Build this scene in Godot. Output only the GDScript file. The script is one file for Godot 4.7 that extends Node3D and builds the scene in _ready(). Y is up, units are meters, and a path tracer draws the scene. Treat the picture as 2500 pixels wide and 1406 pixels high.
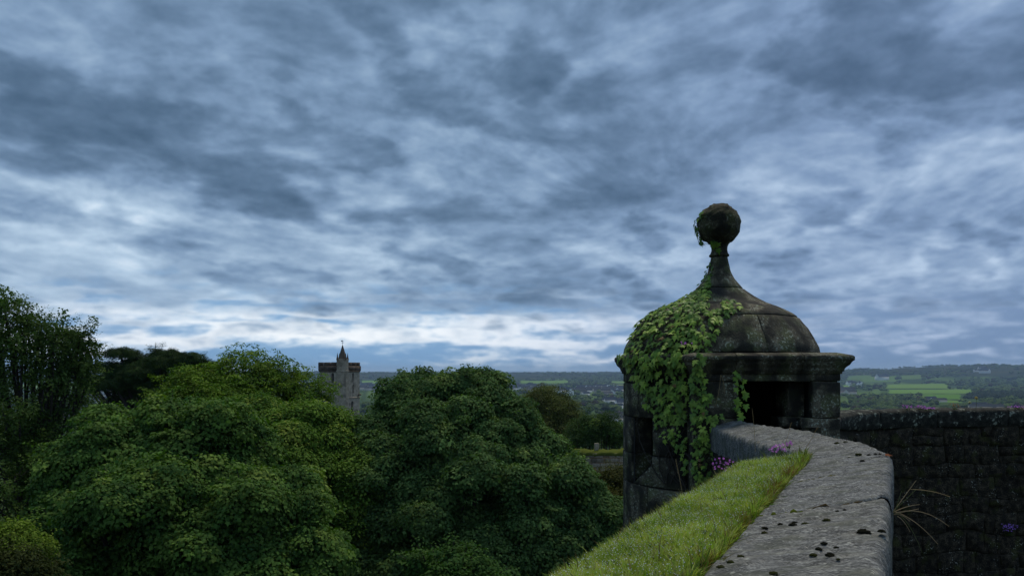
extends Node3D
# The corner of a stone bastion with a domed sentry turret, trees and a church tower below it, a wide valley beyond.
# The origin is the photographer's eye, x to the right, y up, metres; the bastion's floor lies 2.6 m lower, the valley 70 m lower.

func _ready() -> void:
	set_camera_and_light()
	make_materials()
	build_ground()
	build_fields()
	build_tower()
	build_old_wall()
	build_houses()
	build_woods()
	build_trees()
	build_far_wall()
	build_near_wall()
	build_turret()
	build_turf()
	build_ivy()
	build_moss()
	build_flowers()
	build_stalks()


func set_camera_and_light() -> void:
	var cam := Camera3D.new()
	cam.name = "camera"
	cam.projection = Camera3D.PROJECTION_FRUSTUM
	cam.near = 0.05
	cam.far = 40000.0
	cam.size = 0.05 * 1406.0 / 2000.0
	cam.frustum_offset = Vector2(0.0, 0.05 * 205.0 / 2000.0)
	add_child(cam)
	cam.current = true
	var env := Environment.new()
	env.background_mode = Environment.BG_SKY
	var pano := PanoramaSkyMaterial.new()
	pano.panorama = ImageTexture.create_from_image(make_sky())
	env.sky = Sky.new()
	env.sky.sky_material = pano
	env.tonemap_mode = Environment.TONE_MAPPER_LINEAR
	env.tonemap_exposure = 1.25
	env.sdfgi_enabled = true
	env.ssao_enabled = true
	env.ssil_enabled = true
	env.fog_enabled = true
	env.fog_density = 0.00008
	env.fog_light_color = Color(0.74, 0.87, 1.0)
	var we := WorldEnvironment.new()
	we.name = "world_environment"
	we.environment = env
	add_child(we)
	var sun := DirectionalLight3D.new()
	sun.name = "sun"
	sun.light_energy = 0.5
	sun.light_angular_distance = 24.0
	sun.light_color = Color(1.0, 0.95, 0.86)
	sun.shadow_enabled = true
	sun.rotation_degrees = Vector3(-66.0, 160.0, 0.0)
	add_child(sun)


# ---------- sky ----------
var n_big := FastNoiseLite.new()
var n_mid := FastNoiseLite.new()
var n_fine := FastNoiseLite.new()
var n_warp := FastNoiseLite.new()
var n_band := FastNoiseLite.new()
var n_puff := FastNoiseLite.new()

func setup_noise(n: FastNoiseLite, s: int, octaves: int, gain := 0.5, lac := 2.0) -> void:
	n.seed = s
	n.noise_type = FastNoiseLite.TYPE_SIMPLEX_SMOOTH
	n.frequency = 1.0
	n.fractal_type = FastNoiseLite.FRACTAL_FBM
	n.fractal_octaves = octaves
	n.fractal_gain = gain
	n.fractal_lacunarity = lac

func deck(q: Vector2, oct_fade: float) -> float:
	# thickness of the cloud deck over a point of its plane
	var w := Vector2(n_warp.get_noise_2d(q.x * 0.7, q.y * 0.7), n_warp.get_noise_2d(q.x * 0.7 + 31.7, q.y * 0.7 + 11.3))
	var r := q + w * 0.16
	var d := n_big.get_noise_2d(r.x * 0.42, r.y * 0.62) * 0.50
	d += n_mid.get_noise_2d(r.x * 0.95, r.y * 1.2) * 0.40
	var v := r + w * 0.12 + Vector2(n_fine.get_noise_2d(r.x * 1.5, r.y * 1.5), n_fine.get_noise_2d(r.x * 1.5 + 5.0, r.y * 1.5 + 9.0)) * 0.08
	d -= (n_puff.get_noise_2d(v.x * 1.0, v.y * 1.2) + 0.35) * 0.40
	d -= (n_puff.get_noise_2d(v.x * 3.4 + 40.0, v.y * 3.8) + 0.35) * 0.46 * (0.4 + 0.6 * oct_fade)
	d += n_fine.get_noise_2d(r.x * 6.0, r.y * 6.0) * 0.21 * oct_fade
	return d

func bank(az: float, el: float, a0: float, e0: float, a1: float, e1: float, wide: float) -> float:
	# a long cloud mass between two directions, 1 along its middle
	var p := Vector2(az, el)
	var a := Vector2(a0, e0)
	var d := Vector2(a1, e1) - a
	var t := clampf((p - a).dot(d) / d.length_squared(), 0.0, 1.0)
	return exp(-(p - a - d * t).length_squared() / (wide * wide))

func sky_color(dir: Vector3) -> Color:
	var y := maxf(dir.y, 0.0)
	var el := rad_to_deg(asin(clampf(y, 0.0, 1.0)))
	var az := rad_to_deg(atan2(dir.x, -dir.z))
	var p := Vector2(dir.x, -dir.z) / (y + 0.19)
	var roll := deg_to_rad(27.0)
	var q := Vector2(p.x * sin(roll) + p.y * cos(roll), p.x * cos(roll) - p.y * sin(roll))
	var fade := clampf((el - 0.5) / 9.0, 0.3, 1.0)
	var d := deck(q, fade)
	var toward := deck(q + Vector2(0.07, -0.03), fade)
	var lit := clampf((d - toward) * 1.7, -0.5, 0.7)
	# the deck is thinner low in the middle and on the left
	var low := clampf(1.0 - el / 14.0, 0.0, 1.0)
	var open := exp(-pow((az + 14.0) / 27.0, 2.0))
	var wa := az + n_warp.get_noise_2d(az * 0.08, el * 0.12) * 5.0
	var we := el + n_warp.get_noise_2d(az * 0.08 + 9.0, el * 0.12) * 3.0
	var mass := 0.20 * bank(wa, we, -30.0, 15.0, -17.0, 10.0, 2.6) + 0.13 * bank(wa, we, -15.5, 9.6, -12.0, 9.0, 1.5) + 0.13 * bank(wa, we, 2.0, 17.5, 8.0, 16.0, 2.5) + 0.13 * bank(wa, we, 16.0, 19.0, 25.0, 16.5, 2.8) + 0.10 * bank(wa, we, -22.0, 20.0, -8.0, 15.0, 2.5) + 0.10 * bank(wa, we, -6.0, 11.0, 2.0, 10.0, 2.0)
	mass -= 0.22 * bank(wa, we, -33.0, 12.0, -24.0, 7.6, 1.5) + 0.14 * bank(wa, we, -8.0, 23.0, 4.5, 14.8, 1.9) + 0.12 * bank(wa, we, 10.0, 8.0, 30.0, 8.0, 1.8) + 0.10 * bank(wa, we, 24.0, 14.0, 31.0, 11.0, 2.0) + 0.10 * bank(wa, we, -31.0, 21.5, -20.0, 22.0, 2.2) + 0.12 * bank(wa, we, -14.0, 11.6, 6.0, 12.5, 1.3)
	var t := 0.49 - d * 0.60 + lit * 0.42 - mass + low * (0.05 + 0.17 * open)
	# ragged lower scud with darker hearts and pale rims
	var sc := n_mid.get_noise_2d(q.x * 0.95 + 71.0, q.y * 1.35) + n_fine.get_noise_2d(q.x * 3.6 + 17.0, q.y * 3.9) * 0.28
	t -= 0.19 * smoothstep(0.02, 0.42, sc)
	t += 0.07 * smoothstep(-0.22, 0.04, sc) * (1.0 - smoothstep(0.04, 0.26, sc))
	t = clampf(t, -0.6, 1.2)
	if t < 0.22: t = 0.22 * exp((t - 0.22) / 0.30)
	t += n_fine.get_noise_2d(q.x * 7.0 + 31.0, q.y * 8.0) * 0.10 * fade + n_mid.get_noise_2d(q.x * 4.0, q.y * 5.0 + 13.0) * 0.07
	t = maxf(t, 0.0)
	var dark := Color(0.250, 0.340, 0.435)
	var violet := 0.3 * smoothstep(-5.0, 24.0, az)
	dark = dark.lerp(Color(0.275, 0.345, 0.465), violet)
	var mid := Color(0.450, 0.548, 0.660).lerp(Color(0.465, 0.545, 0.700), violet)
	var pale := Color(0.660, 0.745, 0.825).lerp(Color(0.690, 0.745, 0.855), violet)
	var white := Color(0.90, 0.925, 0.955)
	var c: Color
	if t < 0.42:
		c = dark.lerp(mid, t / 0.42)
	elif t < 0.8:
		c = mid.lerp(pale, (t - 0.42) / 0.38)
	else:
		c = pale.lerp(white, clampf((t - 0.8) / 0.32, 0.0, 1.0))
	# layers far away near the horizon: lumps with flat feet, pale tops, blue gaps
	var wob := n_warp.get_noise_2d(az * 0.16, el * 0.9)
	var b := n_band.get_noise_2d(az * 0.045, el * 0.75 + wob * 0.35)
	var b2 := n_mid.get_noise_2d(az * 0.22 + 40.0, el * 0.95 + 9.0 + wob * 0.4)
	var b3 := n_fine.get_noise_2d(az * 0.55 + 4.0, el * 1.9)
	var band := 0.34 + b * 0.70 + b2 * 0.62 + b3 * 0.22 + open * 0.52 * exp(-pow((el - 3.0) / 1.5, 2.0)) - (0.06 + 0.06 * open) * exp(-pow((el - 1.1) / 0.7, 2.0))
	var far_dark := Color(0.43, 0.52, 0.65).lerp(Color(0.46, 0.61, 0.76), open)
	var far_pale := Color(0.68, 0.74, 0.84).lerp(Color(0.94, 0.955, 0.965), open)
	var layer := far_dark.lerp(far_pale, smoothstep(0.05, 0.95, band))
	var share := 1.0 - smoothstep(2.0, 6.2, el + b2 * 2.6)
	c = c.lerp(layer, share * 0.95)
	c = c.lerp(Color(0.66, 0.76, 0.87), exp(-pow(el / 0.45, 2.0)) * 0.6)
	return c

func make_sky() -> Image:
	setup_noise(n_big, 11, 4)
	setup_noise(n_mid, 23, 4)
	setup_noise(n_fine, 37, 5, 0.6)
	setup_noise(n_warp, 41, 3)
	setup_noise(n_band, 53, 3)
	setup_noise(n_puff, 67, 4, 0.58, 2.1)
	n_puff.noise_type = FastNoiseLite.TYPE_CELLULAR
	n_puff.cellular_return_type = FastNoiseLite.RETURN_DISTANCE
	n_puff.cellular_jitter = 1.0
	var w := 4096
	var h := 2048
	# the whole sky coarsely, then the same function once per pixel where the camera looks
	var coarse := Image.create(w / 4, h / 8, false, Image.FORMAT_RGB8)
	for j in h / 8:
		var el := (0.5 - (j * 4 + 2.0) / h) * PI
		for i in w / 4:
			var a := (i * 4 + 2.0) / w * TAU
			coarse.set_pixel(i, j, sky_color(Vector3(sin(a) * cos(el), sin(el), -cos(a) * cos(el))))
	coarse.resize(w, h / 2, Image.INTERPOLATE_CUBIC)
	var im := Image.create(w, h, false, Image.FORMAT_RGB8)
	im.fill(Color(0.30, 0.36, 0.40))
	im.blit_rect(coarse, Rect2i(0, 0, w, h / 2), Vector2i.ZERO)
	var reach := int(38.0 / 360.0 * w)
	for j in range(int((0.5 - 30.0 / 180.0) * h), h / 2):
		var el := (0.5 - (j + 0.5) / h) * PI
		for i in range(-reach, reach):
			var a := (i + 0.5) / w * TAU
			im.set_pixel(posmod(i, w), j, sky_color(Vector3(sin(a) * cos(el), sin(el), -cos(a) * cos(el))))
	return im

# ---------- helpers ----------
var M := {}
var taken := {}
var rough_noise := FastNoiseLite.new()

func numbered(called: String, parent: Node) -> String:
	var key := str(parent.get_instance_id()) + called
	taken[key] = taken.get(key, -1) + 1
	return called if taken[key] == 0 else "%s_%03d" % [called, taken[key]]

func tag(o: Node, label: String, category: String, group := "", kind := "") -> void:
	if label: o.set_meta("label", label)
	if category: o.set_meta("category", category)
	if group: o.set_meta("group", group)
	if kind: o.set_meta("kind", kind)

func thing(called: String, label: String, category: String, at := Vector3.ZERO, group := "") -> Node3D:
	var o := Node3D.new()
	o.name = numbered(called, self)
	o.position = at
	add_child(o, true)
	tag(o, label, category, group)
	return o

func part(called: String, mesh: Mesh, mat: Material, parent: Node) -> MeshInstance3D:
	var o := MeshInstance3D.new()
	o.name = numbered(called, parent)
	o.mesh = mesh
	o.material_override = mat
	parent.add_child(o, true)
	return o

func structure(called: String, mesh: Mesh, mat: Material) -> MeshInstance3D:
	var o := part(called, mesh, mat, self)
	o.set_meta("kind", "structure")
	return o

func swarm(called: String, mesh: Mesh, mat: Material, where: Array, colors: Array, parent: Node) -> MultiMeshInstance3D:
	var mm := MultiMesh.new()
	mm.transform_format = MultiMesh.TRANSFORM_3D
	mm.use_colors = true
	mm.mesh = mesh
	mm.instance_count = where.size()
	for i in where.size():
		mm.set_instance_transform(i, where[i])
		mm.set_instance_color(i, colors[i % colors.size()])
	var o := MultiMeshInstance3D.new()
	o.name = numbered(called, parent)
	o.multimesh = mm
	o.material_override = mat
	parent.add_child(o, true)
	o.set_meta("kind", "stuff")
	return o

func copy_of(root: Node3D, at: Vector3, turn: float, size: Vector3) -> Node3D:
	var r: Node3D = root.duplicate()
	r.name = numbered(str(root.name).rstrip("0123456789").trim_suffix("_"), self)
	add_child(r, true)
	r.position = at
	r.rotation.y = turn
	r.scale = size
	return r

func start(tint := Color.WHITE) -> SurfaceTool:
	var st := SurfaceTool.new()
	st.begin(Mesh.PRIMITIVE_TRIANGLES)
	st.set_color(tint)
	return st

func done(st: SurfaceTool) -> ArrayMesh:
	st.generate_normals()
	return st.commit()

func tri(st: SurfaceTool, a: Vector3, b: Vector3, c: Vector3) -> void:
	st.add_vertex(a)
	st.add_vertex(b)
	st.add_vertex(c)

func quad(st: SurfaceTool, a: Vector3, b: Vector3, c: Vector3, d: Vector3) -> void:
	tri(st, a, b, c)
	tri(st, a, c, d)

func net(st: SurfaceTool, rows: Array) -> void:
	# rows of points joined into a sheet
	for j in rows.size() - 1:
		var a: PackedVector3Array = rows[j]
		var b: PackedVector3Array = rows[j + 1]
		for i in a.size() - 1:
			quad(st, a[i], a[i + 1], b[i + 1], b[i])

func spread(a: float, b: float, n: int, margin: float) -> PackedFloat32Array:
	var s := signf(b - a)
	var out := PackedFloat32Array([a])
	for i in n + 1:
		out.append(lerpf(a + s * margin, b - s * margin, float(i) / n))
	out.append(b)
	return out

func slab(f: Callable, us: PackedFloat32Array, vs: PackedFloat32Array, bevel: float, thick: float, relief: float, tint: Color) -> ArrayMesh:
	# a stone whose face is f(u, v, out): rounded at its rim, uneven, with sides going in by its thickness
	var st := start(tint)
	var rows := []
	var rim_front := PackedVector3Array()
	for j in vs.size():
		var row := PackedVector3Array()
		for i in us.size():
			var edge := i == 0 or j == 0 or i == us.size() - 1 or j == vs.size() - 1
			var p: Vector3 = f.call(us[i], vs[j], 0.0)
			var o := rough_noise.get_noise_3dv(p * 3.0) * relief + rough_noise.get_noise_3dv(p * 11.0) * relief * 0.4
			row.append(f.call(us[i], vs[j], (-bevel if edge else 0.0) + o))
		rows.append(row)
	net(st, rows)
	var loop := []
	for i in us.size(): loop.append([i, 0])
	for j in range(1, vs.size()): loop.append([us.size() - 1, j])
	for i in range(us.size() - 2, -1, -1): loop.append([i, vs.size() - 1])
	for j in range(vs.size() - 2, -1, -1): loop.append([0, j])
	for k in loop.size() - 1:
		var a: Array = loop[k]
		var b: Array = loop[k + 1]
		quad(st, rows[b[1]][b[0]], rows[a[1]][a[0]], f.call(us[a[0]], vs[a[1]], -thick), f.call(us[b[0]], vs[b[1]], -thick))
	return done(st)

func stone_box(lo: Vector3, hi: Vector3, bevel: float, relief: float, tint: Color, cells := 3) -> ArrayMesh:
	# a dressed block: a box with rounded arrises and an uneven skin
	var st := start(tint)
	var mid := (lo + hi) / 2.0
	var h := (hi - lo) / 2.0
	for axis in 3:
		for side in [-1.0, 1.0]:
			var a := (axis + 1) % 3
			var b := (axis + 2) % 3
			var us := spread(-h[a], h[a], cells, bevel)
			var vs := spread(-h[b], h[b], cells, bevel)
			var rows := []
			for v in vs:
				var row := PackedVector3Array()
				for u in us:
					var p := Vector3.ZERO
					p[axis] = side * h[axis]
					p[a] = u
					p[b] = v
					var q := p.clamp(-h + Vector3.ONE * bevel, h - Vector3.ONE * bevel)
					var n := (p - q).normalized()
					var w := mid + q + n * bevel
					row.append(w + n * (rough_noise.get_noise_3dv(w * 4.0) * relief + rough_noise.get_noise_3dv(w * 13.0) * relief * 0.4))
				rows.append(row)
			if side > 0: rows.reverse()
			net(st, rows)
	return done(st)

func plain_box(st: SurfaceTool, lo: Vector3, hi: Vector3) -> void:
	var p := []
	for k in 8: p.append(Vector3(hi.x if k & 1 else lo.x, hi.y if k & 2 else lo.y, hi.z if k & 4 else lo.z))
	for f in [[0, 1, 3, 2], [4, 6, 7, 5], [0, 2, 6, 4], [1, 5, 7, 3], [0, 4, 5, 1], [2, 3, 7, 6]]:
		quad(st, p[f[0]], p[f[3]], p[f[2]], p[f[1]])

func tube(st: SurfaceTool, pts: PackedVector3Array, r0: float, r1: float, sides := 6) -> void:
	var rows := []
	for i in pts.size():
		var dir := (pts[mini(i + 1, pts.size() - 1)] - pts[maxi(i - 1, 0)]).normalized()
		var x := dir.cross(Vector3(0.31, 0.2, 0.93)).normalized()
		var y := dir.cross(x)
		var r := lerpf(r0, r1, float(i) / maxi(1, pts.size() - 1))
		var row := PackedVector3Array()
		for k in sides + 1:
			var a := TAU * (k % sides) / sides
			row.append(pts[i] + (x * cos(a) + y * sin(a)) * r)
		rows.append(row)
	net(st, rows)

func bent(a: Vector3, b: Vector3, sag: Vector3, n: int) -> PackedVector3Array:
	var out := PackedVector3Array()
	for i in n + 1:
		var t := float(i) / n
		out.append(a.lerp(b, t) + sag * 4.0 * t * (1.0 - t))
	return out

func basis_up(n: Vector3, spin: float, s: float) -> Basis:
	# y along n, turned about it
	var x := n.cross(Vector3(0.13, 0.31, 0.94)).normalized()
	var z := x.cross(n).normalized()
	return (Basis(x, n, z) * Basis(Vector3.UP, spin)).scaled_local(Vector3.ONE * s)

# ---------- materials ----------
func grain(s: int, cells: float, octaves: int, size: int, kind := FastNoiseLite.TYPE_SIMPLEX_SMOOTH) -> PackedByteArray:
	var n := FastNoiseLite.new()
	n.seed = s
	n.noise_type = kind
	n.frequency = cells / size
	n.fractal_octaves = octaves
	n.fractal_type = FastNoiseLite.FRACTAL_FBM
	var im := n.get_seamless_image(size, size)
	im.convert(Image.FORMAT_L8)
	return im.get_data()

func picture(size: int, f: Callable) -> ImageTexture:
	var data := PackedByteArray()
	data.resize(size * size * 3)
	for i in size * size:
		var c: Color = f.call(i)
		data[i * 3] = clampi(int(c.r * 255.0), 0, 255)
		data[i * 3 + 1] = clampi(int(c.g * 255.0), 0, 255)
		data[i * 3 + 2] = clampi(int(c.b * 255.0), 0, 255)
	return ImageTexture.create_from_image(Image.create_from_data(size, size, false, Image.FORMAT_RGB8, data))

func grey_picture(size: int, data: PackedByteArray) -> ImageTexture:
	return ImageTexture.create_from_image(Image.create_from_data(size, size, false, Image.FORMAT_L8, data))

func plain(color: Color, rough := 0.9) -> StandardMaterial3D:
	var m := StandardMaterial3D.new()
	m.albedo_color = color.linear_to_srgb()
	m.roughness = rough
	m.vertex_color_use_as_albedo = true
	return m

func stone(tex: Texture2D, height: Texture2D, scale: Vector3, relief_cm: float, rough: float) -> StandardMaterial3D:
	var m := plain(Color.WHITE, rough)
	m.albedo_texture = tex
	m.uv1_triplanar = true
	m.uv1_world_triplanar = true
	m.uv1_scale = scale
	m.uv1_triplanar_sharpness = 4.0
	m.heightmap_enabled = true
	m.heightmap_texture = height
	m.heightmap_scale = relief_cm
	m.metallic_specular = 0.3
	return m

func leafy(through := 0.5) -> StandardMaterial3D:
	var m := plain(Color.WHITE, 0.65)
	m.metallic_specular = 0.16
	m.backlight_enabled = true
	m.backlight = Color(through * 0.85, through, through * 0.35)
	m.cull_mode = BaseMaterial3D.CULL_DISABLED
	return m

func make_materials() -> void:
	rough_noise.seed = 5
	rough_noise.frequency = 1.0
	rough_noise.fractal_octaves = 3
	var s := 512
	var big := grain(1, 4, 4, s)
	var mid := grain(2, 12, 4, s)
	var fine := grain(3, 60, 3, s)
	var dots := grain(4, 34, 2, s)
	var big2 := grain(5, 5, 3, s)
	var bumps := PackedByteArray()
	bumps.resize(s * s)
	for i in s * s: bumps[i] = (big[i] * 2 + mid[i] * 3 + fine[i] * 3) / 8
	var height := grey_picture(s, bumps)
	# grey coping stone: bedded grain, dark specks, a few pale flecks
	var finest := grain(8, 150, 2, s)
	var grey := picture(s, func(i):
		var t := (mid[i] * 0.30 + fine[i] * 0.35 + finest[i] * 0.35) / 255.0
		var c := Color(0.25, 0.253, 0.25).lerp(Color(0.58, 0.585, 0.575), smoothstep(0.30, 0.72, t))
		c = c.lerp(Color(0.18, 0.18, 0.17), smoothstep(0.62, 0.75, 1.0 - (dots[i] * 0.5 + finest[i] * 0.5) / 255.0) * 0.7)
		c = c.lerp(Color(0.31, 0.32, 0.28), smoothstep(0.45, 0.8, big[i] / 255.0) * 0.65)
		c = c.lerp(Color(0.52, 0.515, 0.475), smoothstep(0.5, 0.8, big2[i] / 255.0) * 0.35)
		c = c.lerp(Color(0.75, 0.76, 0.72), smoothstep(0.70, 0.82, dots[i] / 255.0) * 0.55)
		return c)
	# sooty sandstone of the turret: brown grey, green film, lichen
	var sooty := picture(s, func(i):
		var b := big[i] / 255.0
		var t := (mid[i] * 0.5 + fine[i] * 0.5) / 255.0
		var c := Color(0.215, 0.20, 0.165).lerp(Color(0.49, 0.465, 0.385), smoothstep(0.25, 0.8, t * 0.6 + b * 0.4))
		c = c.lerp(Color(0.33, 0.36, 0.22), smoothstep(0.5, 0.75, big2[i] / 255.0) * 0.55)
		c = c.lerp(Color(0.14, 0.14, 0.13), smoothstep(0.5, 0.72, 1.0 - b) * 0.6)
		c = c.lerp(Color(0.62, 0.64, 0.57), smoothstep(0.62, 0.74, dots[i] / 255.0) * smoothstep(0.42, 0.62, b) * 0.85)
		return c)
	# dark wet rubble with sparse lichen
	var dark := picture(s, func(i):
		var t := (mid[i] * 0.5 + fine[i] * 0.5) / 255.0
		var c := Color(0.125, 0.112, 0.088).lerp(Color(0.345, 0.31, 0.25), smoothstep(0.3, 0.8, t))
		c = c.lerp(Color(0.24, 0.26, 0.10), smoothstep(0.62, 0.8, big2[i] / 255.0) * 0.5)
		c = c.lerp(Color(0.72, 0.73, 0.68), smoothstep(0.66, 0.74, (dots[i] * 0.7 + fine[i] * 0.3) / 255.0) * smoothstep(0.55, 0.66, big[i] / 255.0) * 0.8)
		return c)
	# lichened coping of the far wall: much more pale crust
	var crusted := picture(s, func(i):
		var t := (mid[i] * 0.5 + fine[i] * 0.5) / 255.0
		var c := Color(0.13, 0.13, 0.115).lerp(Color(0.30, 0.295, 0.26), smoothstep(0.3, 0.8, t))
		c = c.lerp(Color(0.60, 0.62, 0.56), smoothstep(0.56, 0.66, (mid[i] * 0.6 + dots[i] * 0.4) / 255.0) * smoothstep(0.45, 0.62, big2[i] / 255.0) * 0.9)
		return c)
	# paler ashlar of the church tower with rain streaks
	var pale := picture(s, func(i):
		var t := (mid[i] * 0.6 + fine[i] * 0.4) / 255.0
		var c := Color(0.60, 0.56, 0.49).lerp(Color(0.74, 0.69, 0.61), smoothstep(0.25, 0.8, t))
		return c.lerp(Color(0.40, 0.37, 0.32), smoothstep(0.5, 0.72, big[i] / 255.0) * 0.5))
	M.coping = stone(grey, height, Vector3(0.75, 1.3, 1.9), 1.2, 0.8)
	M.turret = stone(sooty, height, Vector3(0.75, 0.75, 0.75), 1.2, 0.85)
	M.rubble = stone(dark, height, Vector3(0.8, 0.8, 0.8), 2.0, 0.9)
	M.crusted = stone(crusted, height, Vector3(0.9, 0.9, 0.9), 1.2, 0.9)
	M.tower = stone(pale, height, Vector3(0.09, 0.08, 0.09), 0.5, 0.9)
	M.old_wall = stone(pale, height, Vector3(0.5, 0.5, 0.5), 3.0, 0.9)
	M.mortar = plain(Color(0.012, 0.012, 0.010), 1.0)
	M.black = plain(Color(0.01, 0.01, 0.01), 1.0)
	M.leaf = leafy(0.75)
	M.ivy = leafy(0.35)
	M.ivy.roughness = 0.45
	M.ivy.metallic_specular = 0.25
	M.needle = leafy(0.1)
	M.grass = leafy(0.8)
	M.grass.roughness = 0.5
	M.grass.metallic_specular = 0.2
	M.petal = leafy(0.5)
	M.bark = plain(Color(0.035, 0.028, 0.022), 0.95)
	M.straw = plain(Color(0.34, 0.25, 0.13), 0.8)
	M.moss = plain(Color.WHITE, 1.0)
	M.moss.metallic_specular = 0.05
	M.dew = plain(Color(0.85, 0.9, 0.95), 0.05)
	M.land = plain(Color.WHITE, 1.0)
	M.land.metallic_specular = 0.05
	M.slate = plain(Color(0.10, 0.10, 0.12), 0.7)
	M.slate_brown = plain(Color(0.16, 0.13, 0.12), 0.8)
	M.render = plain(Color(0.85, 0.84, 0.80), 0.9)
	M.glass = plain(Color(0.03, 0.035, 0.04), 0.15)

# ---------- the bastion: turret and walls ----------
const AXIS := Vector3(2.33, 0.0, -9.2)
const DRUM := 1.07

func dome_profile() -> PackedVector2Array:
	# radius and height over the eye, from the springing to the finial's neck
	return PackedVector2Array([Vector2(1.07, 0.19), Vector2(1.055, 0.27), Vector2(1.015, 0.354), Vector2(0.933, 0.488), Vector2(0.856, 0.584), Vector2(0.795, 0.634), Vector2(0.715, 0.68), Vector2(0.61, 0.727), Vector2(0.522, 0.759), Vector2(0.43, 0.806), Vector2(0.355, 0.856), Vector2(0.305, 0.895), Vector2(0.27, 0.929), Vector2(0.225, 0.972), Vector2(0.193, 1.012), Vector2(0.16, 1.05), Vector2(0.137, 1.09), Vector2(0.118, 1.15), Vector2(0.111, 1.196), Vector2(0.1, 1.25), Vector2(0.094, 1.29)])

func radius_at(h: float) -> float:
	var p := dome_profile()
	if h <= p[0].y: return DRUM
	for i in p.size() - 1:
		if h <= p[i + 1].y:
			return lerpf(p[i].x, p[i + 1].x, (h - p[i].y) / (p[i + 1].y - p[i].y))
	return p[p.size() - 1].x

func ring(phi: float, r: float, y: float) -> Vector3:
	return AXIS + Vector3(sin(phi) * r, y, cos(phi) * r)

func on_dome(u: float, v: float, o: float) -> Vector3:
	return ring(u, radius_at(v) + o, v + o * 0.5 * smoothstep(0.3, 0.7, v))

func on_drum(u: float, v: float, o: float) -> Vector3:
	return ring(u, DRUM + o, v)

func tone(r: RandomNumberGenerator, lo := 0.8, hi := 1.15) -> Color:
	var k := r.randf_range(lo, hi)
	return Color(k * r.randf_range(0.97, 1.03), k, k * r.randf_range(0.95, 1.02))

func sweep(path: PackedVector2Array, outs: PackedVector2Array, prof: PackedVector2Array, tint: Color) -> ArrayMesh:
	var st := start(tint)
	var rows := []
	for i in path.size():
		var row := PackedVector3Array()
		for q in prof:
			var wob := rough_noise.get_noise_3d(path[i].x * 6.0, q.y * 9.0, path[i].y * 6.0) * 0.014 * smoothstep(0.06, 0.11, q.x)
			var xz := path[i] + outs[i] * (q.x + wob)
			row.append(Vector3(xz.x, q.y + wob * 0.6, xz.y))
		rows.append(row)
	net(st, rows)
	for k in [0, rows.size() - 1]:
		var row: PackedVector3Array = rows[k]
		for i in range(1, row.size() - 1): tri(st, row[0], row[i], row[i + 1])
	return done(st)

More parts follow.
